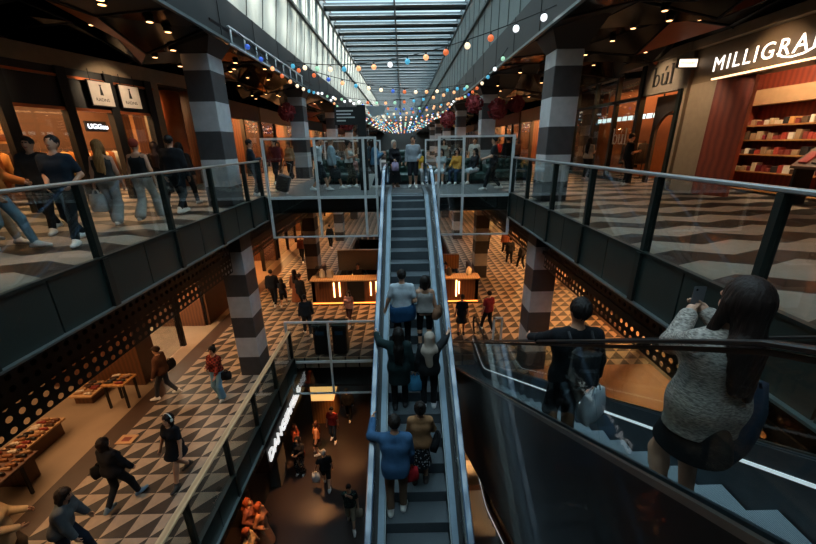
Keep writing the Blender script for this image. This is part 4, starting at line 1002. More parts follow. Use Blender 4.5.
part(MB().box(-2.6, -1.85, 15.28, 15.31, L0+.15, L0+1.18), 'dark_panel', M['black'], t)
part(MB().box(-4.02, -3.45, 15.5, 15.8, L0+1.26, L0+1.75), 'glass_case', M['shopglass'], t)
for i, (x, c, lb) in enumerate(((-3.75, 'd9d2c8', 'white'), (-3.4, '8f8a84', 'grey'), (1.2, 'c9a184', 'copper'), (1.6, '8a8f92', 'steel'), (2.0, '3a3432', 'black'), (2.9, 'e9d8b8', 'cream'))):
    o = thing('coffee_machine' if i in (1, 3) else 'jar', '%s %s standing on the kiosk counter' % (lb, 'coffee machine' if i in (1, 3) else 'jar'), 'machine' if i in (1, 3) else 'jar', (x, 15.62, L0+1.262))
    part(MB().lathe([(.11, 0), (.13, .05), (.12, .28), (.06, .34), (.06, .38)], (x, 15.62, L0+1.262), 12) if i not in (1, 3) else MB().bevbox(x-.14, x+.14, 15.48, 15.76, L0+1.262, L0+1.62, .03), 'vessel' if i not in (1, 3) else 'housing', mat('jar ' + c, c, .3), o)
# black bins on the middle level bridge
for x, lb in ((-2.95, 'black steel litter bin, closer to the oak railed balustrade'), (-2.3, 'black steel litter bin, closer to the main escalator')):
    t = thing('litter_bin', lb, 'bin', (x, 11.35, L0)); part(MB().bevbox(x-.25, x+.25, 11.12, 11.6, L0, L0+1.08, .04), 'bin_body', mat('bin shell', '0d0e0f', .45, .2), t); part(MB().bevbox(x-.27, x+.27, 11.1, 11.62, L0+1.08, L0+1.16, .02), 'lid', M['frame'], t); part(MB().box(x-.14, x+.14, 11.1, 11.125, L0+.78, L0+.92), 'slot', M['rubber'], t)
t = thing('barrier_post', 'white square end post beside the person in red', 'post', (3.27, 11.6, L0)); part(MB().box(3.1, 3.16, 11.57, 11.63, L0, L0+1.1).box(3.38, 3.44, 11.57, 11.63, L0, L0+1.1), 'upright', M['white'], t); part(MB().box(3.1, 3.44, 11.57, 11.63, L0+1.04, L0+1.1), 'cap_bar', M['white'], t); part(MB().box(3.16, 3.38, 11.59, 11.61, L0+.05, L0+1.04), 'glass_pane', M['glass'], t)

# ------------------------------------------------------------------ basement shop front
struct('wall_basement_left', MB().box(-5.2, -5.0, 8.6, 40, LB, L0-1.3).box(-6.4, -5.0, 5.0, 5.2, LB, L0-1.3).box(-6.4, -6.2, 5, 8.6, LB, L0-1.3).box(-6.4, -5.0, 8.55, 8.7, LB, L0-1.3), M['plaster'], 'dark basement shop wall under the white sign', 'wall')
struct('wall_basement_right', MB().box(3.9, 4.1, -4, 40, LB, L0-1.3), M['redbrown'], 'brown basement wall beside the lower escalator', 'wall')
t = thing('fascia_sign', 'basement fascia carrying a long row of white letters running away under the balustrade', 'sign', (-4.4, 11, -7.6))
part(MB().box(-4.9, -4.3, 8.72, 14.5, -8.1, -6.95), 'sign_fascia', M['black'], t)
text('DANGERFIELD', .55, axes((-4.26, 8.75, -7.72), (0, 1, 0), (0, 0, 1)), glow('white sign letter', 'f2f0ee', .75), t, .03, 'lit_lettering', .98)
t = thing('lit_display_box', 'glowing golden display box at the far end of the basement sign', 'display', (-3.9, 13.6, LB))
part(MB().box(-4.2, -3.2, 13.2, 14.4, LB, LB+1.2), 'plinth', M['ply'], t); part(MB().box(-4.18, -3.22, 13.22, 14.38, LB+1.2, LB+2.3), 'lit_case', glow('golden lit case', 'ffc777', .9), t); part(MB().box(-4.24, -3.16, 13.16, 14.44, LB+2.3, LB+2.4), 'case_top', M['cream'], t)
# ------------------------------------------------------------------ bridge furniture, wayfinding, decorations
def sofa(label, x, y, rz, w=1.9, hb=1.25):
    t = thing('sofa', label, 'sofa', (x, y, 0), rz); m = M['leather']
    MB().bevbox(-w/2, w/2, -.4, .35, .12, .43, .06).build('seat', m, t)
    MB().box(-w/2+.05, w/2-.05, -.3, .5, 0, .12).build('plinth', M['black'], t)
    b = MB(); n = int(w/.24)
    b.bevbox(-w/2, w/2, .38, .58, .12, hb, .05)
    for k in range(int((hb-.5)/.2)):
        for i in range(n): b.ball((-w/2+w*(i+.5)/n, .38, .58+.2*k), .12, 8, 6, (1, .45, .85))
    b.build('tufted_back', m, t)
    for s in (-1, 1): MB().bevbox(*sorted((s*w/2, s*(w/2+.16))), -.4, .58, 0, .66, .05).build('armrest', m, t)
sofa('high backed tufted dark green sofa facing the main escalator', .1, 15.2, 0, 1.6, 1.3)
sofa('tufted green sofa behind the woman in camouflage trousers', -2.6, 15.6, 0, 1.7, .95)
sofa('tufted green sofa behind the row of seated women', 2.3, 15.1, 0, 1.9, .95)
sofa('tufted green sofa beside the walking man in black', 4.4, 16.0, 0, 1.6, .9)
t = thing('wayfinding_totem', 'tall black wayfinding post with a side panel of white text lines', 'sign', (-1.36, 13.2, 0))
part(MB().box(-1.5, -1.22, 13.12, 13.28, 0, 2.75), 'post', M['black'], t); part(MB().box(-2.25, -1.5, 13.16, 13.24, 2.15, 2.7), 'sign_panel', M['black'], t)
for i, w in enumerate((.55, .48, .6, .3)): part(MB().box(-2.18, -2.18+w, 13.15, 13.16, 2.56-.1*i, 2.6-.1*i), 'text_line', mat('sign print', 'b8b8b8', .6), t)
part(MB().add([(-1.22, 13.2, 2.72), (-.5, 13.2, 2.72), (-.62, 13.2, 2.48), (-1.0, 13.2, 2.38), (-1.22, 13.28, 2.72), (-.5, 13.28, 2.72), (-.62, 13.28, 2.48), (-1.0, 13.28, 2.38)], [(0, 1, 2, 3), (4, 5, 6, 7), (0, 1, 5, 4), (1, 2, 6, 5), (2, 3, 7, 6), (3, 0, 4, 7)]), 'board', mat('pale grey board', '8d9698', .5), t)
t = thing('ladder_truss', 'white ladder shaped lighting rail along the ceiling edge above the bridge', 'truss', (-4.2, 15, 4))
for z in (3.92, 4.3): part(MB().tube([(-4.24, 10.5, z), (-4.24, 17.5, z)], .03, 6), 'rail', M['white'], t)
for i in range(9): part(MB().tube([(-4.24, 10.6+.85*i, 3.92), (-4.24, 10.6+.85*i, 4.3)], .022, 6), 'rung', M['white'], t)
def blossom(label, x, y, z, r):
    t = thing('blossom_ball', label, 'decoration', (x, y, z)); rnd = random.Random(int(x*100)); b = MB(); b.ball((0, 0, 0), r*.75, 10, 8)
    for i in range(170):
        a, u = rnd.uniform(0, 2*PI), rnd.uniform(-1, 1); q = math.sqrt(1-u*u); d = Vector((q*math.cos(a), q*math.sin(a), u)); e = d.orthogonal().normalized()*r*.16; f = d.cross(e).normalized()*r*.16; p = d*r*.72; o = d*r*rnd.uniform(.95, 1.1)
        b.add([p-e*.4, o-f, o+e, o+f], [(0, 1, 2), (0, 2, 3)])
    b.build('petals', M['rednet'], t); MB().tube([(0, 0, r*.7), (0, 0, 4.2-z)], .012, 5).build('cord', M['black'], t)
for x, y, z, r, lb in ((3.2, 17.7, 3.15, .38, 'large red blossom ball in front of the second banded column'), (4.15, 17.3, 2.9, .42, 'largest red blossom ball against the second banded column'), (4.95, 17.3, 3.1, .34, 'small red blossom ball on the shop side of the second banded column'), (3.0, 26, 3.0, .5, 'red blossom ball hanging by the third banded column, stationery side'), (-5.0, 17.3, 2.9, .36, 'red blossom ball hanging by the second banded column, shop sign side'), (-3.6, 25.5, 2.9, .5, 'red blossom ball hanging by the third banded column, shop sign side')):
    blossom(lb, x, y, z, r)
# festoon strings zigzagging between the ceiling edges
BC = [('ffe4c0', 1.1), ('ffb27a', 1.), ('3f66c8', .6), ('4fa8c8', .75), ('e8703f', .75), ('a5d8b4', .8), ('f2f4f6', 1.2)]
BM = [glow('festoon bulb ' + c, c, s) for c, s in BC]; SOCK = mat('festoon socket', '14110f', .6)
def festoon(label, a, b, sag, n, r=.075):
    a, b = Vector(a), Vector(b); c = (a+b)/2; t = thing('string_light', label, 'string light', c, 0, None); P = []
    for i in range(2*n+1):
        u = i/(2*n); p = a.lerp(b, u) - c; p.z -= sag*4*u*(1-u); P.append(p)
    MB().tube(P, .012, 5).build('cable', SOCK, t)
    for i in range(n):
        p = P[2*i+1]; k = random.randrange(7); o = MB().ball(p - Vector((0, 0, .06+r)), r, 10, 8).build('bulb', BM[k], t)
        MB().tube([p, p - Vector((0, 0, .075))], .025, 6).build('socket', SOCK, o)
pts = [(3.4, 9.2, 4.3), (-4.05, 14.8, 4.35), (3.3, 19.2, 4.2), (-4.05, 22.5, 4.2), (3.3, 26.5, 4.2), (-4.05, 30, 4.2), (3.3, 34, 4.2), (-4.05, 38, 4.2), (3.3, 42, 4.2), (-4.05, 47, 4.2), (3.3, 52, 4.2), (-4.05, 58, 4.2), (3.3, 65, 4.2), (-4.05, 72, 4.2)]
od = ['first', 'second', 'third', 'fourth', 'fifth', 'sixth', 'seventh', 'eighth', 'ninth', 'tenth', 'eleventh', 'twelfth', 'thirteenth']
for i in range(len(pts)-1): festoon('string of coloured festoon bulbs, %s span of the zigzag from the stationery shop' % od[i], (pts[i][0], pts[i][1]+.35*(i > 0), pts[i][2]), (pts[i+1][0], pts[i+1][1]-.1, pts[i+1][2]), .5, 15 if i < 4 else 16, .075)
for i, (a, b) in enumerate((((3.2, 12.5, 4.2), (3.2, 24, 4.15)), ((-4.0, 10.5, 4.15), (-4.0, 20.7, 4.15)), ((3.2, 24.4, 4.15), (3.2, 40, 4.1)), ((-4.0, 21.1, 4.15), (-4.0, 37.5, 4.1)))):
    festoon('string of coloured festoon bulbs along the ceiling edge, %s' % ['stationery shop side by the bridge', 'shop sign side by the bridge', 'stationery side beyond the bridge', 'shop sign side beyond the bridge'][i], a, b, .35, 11 if i < 2 else 16, .065)
for i, y in enumerate((29, 33, 37, 41, 45, 50, 55)): festoon('string of coloured festoon bulbs hung straight across the void, row %s from the bridge' % od[i], (-4.05, y, 4.0), (3.3, y+1.2, 4.0), .9, 18, .07)
# downlights under the faceted ceilings
from mathutils.bvhtree import BVHTree
DL = None; rnd = random.Random(5)
def bvh_of(n): me = bpy.data.objects[n].data; return BVHTree.FromPolygons([v.co for v in me.vertices], [tuple(p.vertices) for p in me.polygons])
for s, xs in ((-1, (-5.2, -6.4, -7.6)), (1, (4.5, 5.8, 7.2))):
    T_ = bvh_of('ceiling_left' if s < 0 else 'ceiling_right')
    for i in range(44):
        x = rnd.choice(xs) + rnd.uniform(-.35, .35); y = 3.4 + i*.52 + rnd.uniform(-.25, .25); z = min(T_.ray_cast(Vector((x+a, y+b_, 2)), Vector((0, 0, 1)))[0].z for a in (-.08, .08) for b_ in (-.08, .08))
        if DL is None:
            DL = MB().lathe([(.06, 0), (.08, .0), (.085, .03), (.085, .1)], n=12).build('downlight', M['black']); fc = MB().lathe([(.058, -.004), (.058, .0)], n=12).build('lit_face', glow('downlight face', 'ffb878', 5.), DL); o = DL
        else:
            o = DL.copy(); COL.objects.link(o); c = fc.copy(); COL.objects.link(c); c.parent = o
        o.location = (x, y, z - .07); tag(o, 'small round warm downlight in the faceted ceiling above the %s' % ('shop with hanging signs' if s < 0 else 'stationery shop walkway'), 'downlight', 'downlights above the %s' % ('hanging signs walkway' if s < 0 else 'stationery walkway'))

# ------------------------------------------------------------------ riders on the main escalator
def on_main(i, dx, dy=0): p = MAIN.spot(i, dx); return (p[0], p[1]+dy, p[2])
def rail(esc, s, y, h): a = (y - esc.yt)*esc.d; n = (-esc.d*0, ); z = esc.Z(a); return (esc.xc + s*h, y + esc.d*.0, z)
def on_rail(esc, s, y, hr, hz):
    """point on top of the handrail at depth y"""
    a = (y - esc.yt)*esc.d; sl = R(30); a2 = a - esc.d*0
    yy = y; return Vector((esc.xc + s*hr, yy, esc.Z(a) + hz/math.cos(sl) + .05))
L = on_main(21, -.33); h = 1.84; hp = on_rail(MAIN, -1, L[1]+.5, .70, .87)
P = person('man in a blue shirt and brown trousers stretching one arm to the escalator handrail', L, 0, h, False, .014, hair=('short', '16110e'), top=('shirt', '35577a'), bot=('trousers', '6b5443'), arms=(local_target(L, 0, h, hp), (.24, .16, .8)), feet='stairs', lean=.14)
o = tote('bright red paper bag beside the brown trousers of the man in blue', P['rh'] + Vector((-.04, 0, .02)), 'a8242c', .3, .26, .09, 10, drop=.1)
L = on_main(20, .07)
P = person('woman in a tan top and black and white patterned skirt behind the man in blue', L, 0, 1.64, True, .014, hair=('bun', '15100d'), top=('long', '8a6444'), bot=('skirt', '9aa2a8', 'print', .48), arms=('chest', 'bent'), feet='stand', shoe='2a2422')
tote('black shoulder bag hanging at the hip of the woman in the patterned skirt', P['wl'](.27, .02, 1.12), '111214', .3, .22, .1, 70, drop=.08)
L = on_main(17, -.27); h = 1.72; hp = on_rail(MAIN, -1, L[1]+.42, .70, .87)
person('person in a dark teal coat with long black hair holding the escalator handrail', L, 0, h, True, .016, hair=('long', '0f0c0b'), top=('coat', '16282a'), bot=('trousers', '121316'), arms=(local_target(L, 0, h, hp), 'down'), feet='stairs', shoe='17181a')
L = on_main(17, .29); h = 1.62; hp = on_rail(MAIN, 1, L[1]+.45, .70, .87)
P = person('woman in a pale headscarf and black clothes reaching up to the handrail', L, 0, h, True, .016, hair=('hijab', 'a3968a'), top=('jacket', '17191c'), bot=('trousers', '1a1c20'), arms=((-.3, .05, .78), local_target(L, 0, h, hp)), feet='stand', shoe='d9dadb')
tote('light blue cloth bag carried by the woman in the headscarf', P['lh'], '3d7fa6', .26, .3, .12, 0, drop=.06)
L = on_main(14, -.2); h = 1.8
P = person('broad man in a white shirt with a blue jacket tied around his waist', L, 0, h, False, .016, hair=('short', '14100e'), top=('tee', 'a9b4bd'), bot=('trousers', '15171b'), arms=('out', 'hip'), feet='stairs')
t = thing('jacket', 'blue jacket tied around the waist of the man in the white shirt', 'jacket', L); S = h/1.75; f = Field((-.4, -.4, .55), (.4, .4, 1.2), .016)
f.cap((-.09, -.02, .98), (.09, -.02, .98), .15); f.cap((-.1, -.05, .9), (.12, -.05, .9), .16, k=.06); f.cap((-.1, -.06, .75), (.13, -.06, .78), .15, .14, k=.05); f.keep((0, 0, 1.03), (.1, 0, -1)); f.keep((0, 0, .72), (-.14, 0, 1)); f.keep((0, .1, .9), (0, -1, .25))
V, F = f.mesh(); o = raw_mesh('tied_jacket', V*S, F, [cloth('173c5e')], t); MB().tube([(-.15*S, .12*S, .98*S), (0, .18*S, .95*S), (.15*S, .12*S, .98*S)], .04, 8).build('sleeve_knot', cloth('1d4a74'), t)
L = on_main(14, .27)
P = person('woman in a grey top and black trousers with a tan shoulder bag', L, 0, 1.66, True, .016, hair=('bob', '15100e'), top=('tank', '8d8a88'), bot=('leggings', '121317'), arms=((-.12, .2, 1.35), 'down'), feet='stand', shoe='1a1a1c')
tote('tan leather shoulder bag of the woman in the grey top', P['wl'](.27, -.04, 1.1), '7d5a45', .28, .24, .1, 60, drop=.05, nm='shoulder_bag')

# ------------------------------------------------------------------ riders on the black clad escalator
p = SIDE.spot(5, -.2); L = (p[0]-.03, p[1]+.15, p[2]); WY = 2
P = person('woman in a mottled grey cardigan and black skirt photographing with her phone', L, WY, 1.63, True, .0085, skin_h='b58b73', hair=('long', '1d1310'), top=('cardigan', '8d867f', 'knit', .78), bot=('skirt', '0f0f12', 'plain', .62), shoe='c9c9c8', arms=((.09, .37, 1.35), (.23, .37, 1.35)), feet='stand', turn=-.1, tilt=-.2, elbow=(.75, -.1, -1.), drop=.05)
ph = (P['lh'] + P['rh'])/2 + Vector((0, .0, .0)); t = thing('phone', 'dark phone held up in both hands by the woman in grey', 'phone', ph, R(WY)); MB().bevbox(-.04, .04, -.005, .005, -.03, .12, .004).build('phone_body', mat('phone shell', '6a6e74', .3, .3), t); MB().ball((-.022, -.006, .1), .008, 8, 6, (1, .3, 1)).build('camera_lens', M['gloss'], t)
w = P['lh'] ; t = thing('bracelet', 'thin red bracelet on the wrist of the woman in grey', 'bracelet', w); d = (P['lh']-P['wl'](-.25, .1, 1.1)).normalized(); u = d.orthogonal().normalized(); v = d.cross(u); MB().tube([(-d*.1 + (u*math.cos(a)+v*math.sin(a))*.036) for a in np.linspace(0, 2*PI, 14)[:-1]], .006, 6, True).build('cord_loop', mat('red cord', '9a2a22', .6), t)
t = tote('dark navy cloth bag on the arm of the woman in grey', P['wl'](.32, .05, 1.05), '1b2a3a', .38, .42, .14, 30, drop=.06)
p = SIDE.spot(9, -.31); L = p; h = 1.78; hp = on_rail(SIDE, -1, L[1]+.56, .57, 1.1)
P = person('man in a black sweater resting one hand on the handrail and holding a white bag', L, 0, h, False, .013, hair=('short', '14100e'), top=('long', '121418'), bot=('trousers', '14161a'), shoe='1d1e20', arms=(local_target(L, 0, h, hp), (.33, .1, .82)), feet='stairs')
tote('white shopping bag hanging from the hand of the man in the black sweater', P['rh'], 'b4bcc2', .34, .34, .12, 35, drop=.12)
backpack('small dark backpack on the man in the black sweater', P, '2a2b2e', .85)

# ------------------------------------------------------------------ upper walkway, shop sign side
A = person
P = A('person in an orange brown jacket and light jeans passing the clothes rails', (-6.15, 5.6, 0), -70, 1.74, True, .018, hair=('long', '4a3020'), top=('jacket', 'b0652c'), bot=('jeans', '6f8796'), arms=('bent', 'fwd'), feet='walk')
A('person in beige trousers walking behind the orange brown jacket', (-6.75, 6.1, 0), -80, 1.7, True, .022, hair=('bob', '2a1a12'), top=('long', 'c9b49a'), bot=('trousers', '9a8a74'), feet='walk2')
A('man in a dark jacket walking behind the man in the navy tee', (-6.7, 7.0, 0), -165, 1.72, False, .02, hair=('short', '120e0c'), top=('jacket', '22262b'), bot=('trousers', '15171a'), arms=('loose', 'loose'), feet='walk')
P = A('man in a navy tee looking down at the phone in his hand', (-5.5, 6.1, 0), -168, 1.72, False, .016, hair=('short', '120e0c'), top=('tee', '1c2733'), bot=('trousers', '14171b'), arms=('hip', 'front'), feet='walk', tilt=-.35)
t = thing('phone', 'phone in the hand of the man in the navy tee', 'phone', P['rh'], R(-168)); MB().bevbox(-.035, .035, -.005, .005, -.05, .09, .004).build('phone_body', M['gloss'], t)
P = A('blonde woman in a grey top and trousers walking with a white bag', (-5.95, 7.6, 0), 20, 1.66, True, .018, hair=('long', '8a6238'), top=('tank', '3a3836'), bot=('wide', '8e8a86'), feet='walk', arms=('down', 'down'))
tote('white carrier bag held by the blonde woman', P['lh'], 'c9c6c2', .28, .36, .1, 0, drop=.1)
P = A('woman in a black tank top and pale grey trousers wearing a red cap', (-5.55, 8.05, 0), 5, 1.68, True, .018, hair=('cap', '8a3a2a'), top=('tank', '17181a'), bot=('wide', 'a39d95'), feet='walk2')
P = A('woman with long brown hair between the red cap and the black jacket', (-6.2, 9.7, 0), 15, 1.64, True, .022, hair=('long', '2a1812'), top=('long', '1d1a1a'), bot=('trousers', '2a2522'), feet='walk')
P = A('man in a black bomber jacket and black jeans walking away', (-5.3, 8.85, 0), 0, 1.76, False, .018, hair=('short', '120e0c'), top=('jacket', '15171b'), bot=('jeans', '17191d'), feet='walk')
A('woman with dark hair walking on the shop side of the black bomber jacket', (-5.85, 10.15, 0), 0, 1.62, True, .022, hair=('long', '17100d'), top=('jacket', '2a2422'), bot=('trousers', '1f1d1c'), feet='walk2')
A('man in a white shirt half hidden by the banded column', (-6.3, 12.8, 0), 160, 1.76, False, .025, hair=('short', '1a1411'), top=('shirt', 'c9c4bd'), bot=('trousers', '2a2a2d'))
A('man in dark blue with folded arms at the end of the walkway balustrade', (-4.75, 12.0, 0), -60, 1.7, False, .022, hair=('short', '120e0c'), top=('long', '1e2830'), bot=('trousers', '14161a'), arms=('chest', 'chest'))
P = A('man in a maroon varsity jacket pulling a suitcase', (-5.3, 15.9, 0), 165, 1.76, False, .024, hair=('short', '1a120e'), top=('jacket', '5a1f22'), bot=('trousers', '1a1b1f'), arms=('loose', 'loose'), feet='walk')
t = thing('suitcase', 'black wheeled suitcase tilted on the bridge corner', 'suitcase', (-4.05, 12.35, .05)); q = MB(Matrix.Rotation(.3, 4, 'Y')); q.bevbox(-.2, .2, -.13, .13, .06, .6, .04); q.build('shell', mat('suitcase shell', '14161a', .4), t)
q = MB(Matrix.Rotation(.3, 4, 'Y')); q.tube([(-.12, .1, .6), (-.12, .1, .98), (.12, .1, .98), (.12, .1, .6)], .012, 6); q.build('pull_handle', M['steel'], t)
for x in (-.15, .17): q = MB(Matrix.Rotation(.3, 4, 'Y')); q.tube([(x, -.1, .03), (x, .1, .03)], .035, 8); q.build('wheel', M['white'], t)
A('woman in a tan top and long black trousers walking away', (-5.2, 17.6, 0), 170, 1.66, True, .024, hair=('bun', '1a120e'), top=('long', '9a7a5a'), bot=('wide', '15161a'), feet='walk')
for i, (x, y, c, b, lb) in enumerate(((-6.6, 20.5, '7a3a2a', '2a2522', 'rust red'), (-5.6, 23, '2a3038', '1a1b1e', 'slate'), (-6.9, 25, 'b09a80', '3a3430', 'beige'), (-6.4, 28, '3a2a28', '15161a', 'brown'))):
    A('distant shopper in a %s top on the shop sign walkway' % lb, (x, y, 0), [170, 10, 190, 5][i], 1.7, i % 2 == 0, .03, hair=('long' if i % 2 == 0 else 'short', '1a120e'), top=('long', c), bot=('trousers', b), feet='walk', fingers=False)

# ------------------------------------------------------------------ bridge
A('man in a white long sleeved shirt and dark shorts raising a hand to his face', (-2.85, 12.85, 0), -75, 1.76, False, .02, hair=('short', '2a1a12'), top=('long', 'b8bec2'), bot=('shorts', '22272d'), arms=('face', 'face'), feet='walk')
P = A('man in a pale blue shirt with a round black bag at his side', (-2.5, 13.4, 0), -70, 1.76, False, .02, hair=('grey', '7a6a58'), top=('shirt', '8fa3ae'), bot=('shorts', '3a4046'), arms=('bent', 'down'), feet='walk2')
tote('round black bag of the man in the pale blue shirt', P['rh'], '17191c', .34, .36, .14, 0, drop=.04)
A('woman in a white tank top and camouflage trousers', (-1.98, 14.0, 0), -110, 1.66, True, .02, hair=('bun', '15100d'), top=('tank', 'b9bdbb'), bot=('trousers', '5a5a48', 'camo'), arms=('chest', 'chest'), feet='step')
A('child in a pink top standing by the green sofa', (-1.9, 14.75, 0), 180, 1.1, True, .022, hair=('long', '2a1a12'), top=('tee', 'a87a74'), bot=('shorts', '3a3a40'))
A('woman in a blue denim jacket looking at her phone behind the sign post', (-1.0, 13.65, 0), -100, 1.66, True, .02, hair=('long', '2a1812'), top=('jacket', '4f7590'), bot=('jeans', '1d2730'), arms=('phone', 'phone'), feet='step')
P = A('grey haired woman in a long black dress at the top of the escalator', (-.32, 14.05, 0), -150, 1.64, True, .018, hair=('bob', '9a8f84'), top=('longdress', '15161a'), bot=None, arms=('hold', 'bent'), shoe='b0a498')
tote('lilac paper bag held by the grey haired woman', P['rh'], '8a7f99', .24, .3, .1, 20, drop=.06)
A('man in a grey sweatshirt and black shorts standing at the top of the escalator', (.36, 13.7, 0), 175, 1.78, False, .018, hair=('short', '120e0c'), top=('long', '8a939b'), bot=('shorts', '15171c'), arms=('hip', 'down'), feet='stand')
A('seated person in a mustard yellow top on the high backed sofa', (.6, 14.98, 0), 180, 1.68, True, .02, hair=('short', '6a5a48'), top=('tee', 'b08a2e'), bot=('trousers', '8a8f92'), feet='sit', sit=.6, arms=('lap', 'lap'))
A('seated woman in a white dress with folded hands', (1.5, 14.93, 0), 165, 1.64, True, .02, hair=('long', '2a1a14'), top=('tee', '9aa3a8'), bot=('skirt', 'a5aeb2'), feet='sit', sit=.6, arms=('lap', 'lap'))
A('seated woman in a yellow blouse and jeans leaning on her arm', (2.12, 14.93, 0), 150, 1.64, True, .02, hair=('long', '1f1410'), top=('long', 'c08a3a'), bot=('jeans', '2c3f55'), feet='sit', sit=.6, arms=('lap', 'bent'))
A('seated woman with long black hair and a white skirt', (2.82, 14.93, 0), 120, 1.64, True, .02, hair=('long', '0d0b0b'), top=('long', '1d1f24'), bot=('skirt', 'b5bcc0'), feet='sit', sit=.6, arms=('lap', 'lap'))
A('man in a black tee and trousers striding across the bridge', (2.98, 12.5, 0), 80, 1.7, False, .02, hair=('short', '120e0c'), top=('tee', '1b1e22'), bot=('trousers', '1c2226'), arms=('bent', 'bent'), feet='walk')
A('man in black walking away by the second banded column', (4.75, 17.4, 0), 20, 1.76, False, .024, hair=('short', '120e0c'), top=('jacket', '121316'), bot=('trousers', '121316'), feet='walk')
A('man in a white tee behind the seated women', (3.2, 17.2, 0), 170, 1.74, False, .026, hair=('short', '2a1a12'), top=('tee', 'b9b4ac'), bot=('trousers', '2a2c30'))
for i, (x, y, c, lb) in enumerate(((-1.6, 18.6, '3a4a55', 'steel blue'), (.5, 19.2, '6a3a3a', 'dusty red'), (2.0, 18.8, '8a8478', 'stone grey'), (-3.4, 18.2, '20242a', 'charcoal'))):
    A('shopper in a %s top on the far side of the bridge' % lb, (x, y, 0), [90, -80, 180, 60][i], 1.7, i % 2 == 0, .03, hair=('long' if i % 2 == 0 else 'short', '1a120e'), top=('long', c), bot=('trousers', '22252a'), feet='walk', fingers=False)
# upper walkway, stationery side
A('woman in a pale top looking into the window with the serif letters', (7.6, 15.6, 0), -60, 1.66, True, .024, hair=('long', '1a120e'), top=('tee', 'a09488'), bot=('trousers', '1d1d20'), arms=('chest', 'chest'))
A('man in black standing beside the clothing shop door', (7.9, 13.3, 0), -100, 1.74, False, .024, hair=('short', '120e0c'), top=('tee', '17181b'), bot=('trousers', '15161a'), arms=('chest', 'chest'))
for i, (x, y, c, lb) in enumerate(((6.2, 21, '6a4a3a', 'tan'), (5.4, 24.5, '2c2f36', 'graphite'), (6.8, 27, '8a2f33', 'crimson'))):
    A('distant shopper in a %s top on the stationery walkway' % lb, (x, y, 0), [175, 10, 185][i], 1.7, i % 2 == 1, .03, hair=('short', '1a120e'), top=('long', c), bot=('trousers', '1a1b1e'), feet='walk', fingers=False)

# ------------------------------------------------------------------ middle level
Z = L0 + .003
P = A('woman in a short black dress and headphones walking over the triangle tiles', (-4.98, 6.2, Z), 165, 1.7, True, .018, hair=('bob', '1d1210'), top=('dress', '14151a', 'plain', .72), bot=None, arms=('loose', 'loose'), feet='walk', shoe='16171a')
t = thing('headphones', 'white headphones worn by the woman in the black dress', 'headphones', P['H'](0, 0, 1.66)); MB().tube([P['H'](.105*math.cos(a), -.01, 1.66+.125*math.sin(a)) - P['H'](0, 0, 1.66) for a in np.linspace(0, PI, 9)], .012, 6).build('headband', M['white'], t)
for s in (-1, 1): MB().ball(P['H'](.105*s, -.005, 1.64) - P['H'](0, 0, 1.66), .04, 10, 8, (.6, 1, 1)).build('ear_cup', M['white'], t)
P = A('woman in black trousers and jacket with a dark bag walking to the shoe shop', (-5.85, 5.6, Z), -15, 1.68, True, .018, hair=('bob', '1a100d'), top=('jacket', '15161b'), bot=('trousers', '1c2026'), arms=('loose', 'fwd'), feet='walk2', shoe='5f7a90')
tote('black handbag on the shoulder of the woman walking to the shoe shop', P['wl'](-.28, -.02, 1.12), '0f1012', .34, .26, .12, 60, drop=.05)
A('person in a grey jacket bending forward over the triangle tiles', (-5.85, 4.45, Z), -70, 1.7, True, .018, hair=('bob', '17100d'), top=('jacket', '4f5459'), bot=('trousers', '1a2230'), arms=('fwd', 'fwd'), feet='walk', lean=.3)
A('person in a beige coat at the shoe tables', (-6.85, 4.4, Z), -60, 1.68, True, .018, hair=('long', '4a2a1a'), top=('coat', 'b09a7a'), bot=('trousers', '5a4a3a'), arms=('bent', 'bent'), feet='step')
P = A('woman in a red plaid shirt and wide blue jeans', (-5.42, 8.95, Z), 170, 1.66, True, .018, hair=('bun', '17100d'), top=('shirt', '7a2f26', 'plaid', .98), bot=('wide', '5d86a0'), arms=('hold', 'chest'), feet='step')
tote('dark handbag at the side of the woman in plaid', P['wl'](-.3, .0, 1.0), '17181b', .26, .24, .1, 20, drop=.06)
P = A('person in a brown jacket and grey jeans carrying a dark shoulder bag', (-7.0, 9.0, Z), 100, 1.68, False, .02, hair=('cap', '3a2a22'), top=('jacket', '4a2f22'), bot=('jeans', '3a3c40'), arms=('loose', 'fwd'), feet='walk')
tote('dark shoulder bag of the person in the brown jacket', P['wl'](.3, -.1, 1.15), '1a1716', .34, .28, .12, 80, drop=.05)
A('man in black with a backpack walking in a group of three', (-5.95, 15.3, Z), 5, 1.76, False, .022, hair=('short', '120e0c'), top=('jacket', '17181c'), bot=('jeans', '15171c'), feet='walk')
A('child in dark clothes walking between two adults', (-5.52, 15.25, Z), 0, 1.36, True, .022, hair=('long', '17100d'), top=('tee', '22242a'), bot=('shorts', '17181c'), feet='walk2')
A('woman in a rust brown dress walking with the child', (-4.98, 15.5, Z), 0, 1.68, True, .022, hair=('long', '1f1410'), top=('longdress', '7a4a30'), bot=None, feet='step')
A('man in a dark suit standing at the kiosk corner', (-4.5, 14.6, Z), -40, 1.8, False, .022, hair=('short', '120e0c'), top=('jacket', '101114'), bot=('trousers', '101114'))
A('girl in a pink top walking in front of the kiosk', (-2.25, 13.3, Z), 160, 1.52, True, .022, hair=('long', '2a1a12'), top=('tee', 'b07a6a'), bot=('leggings', '4a2f2a'), arms=('loose', 'loose'), feet='walk')
A('man in dark clothes walking past the litter bins', (-3.75, 12.5, Z), 20, 1.7, False, .022, hair=('short', '120e0c'), top=('long', '22252a'), bot=('trousers', '2a2c30'), feet='walk')
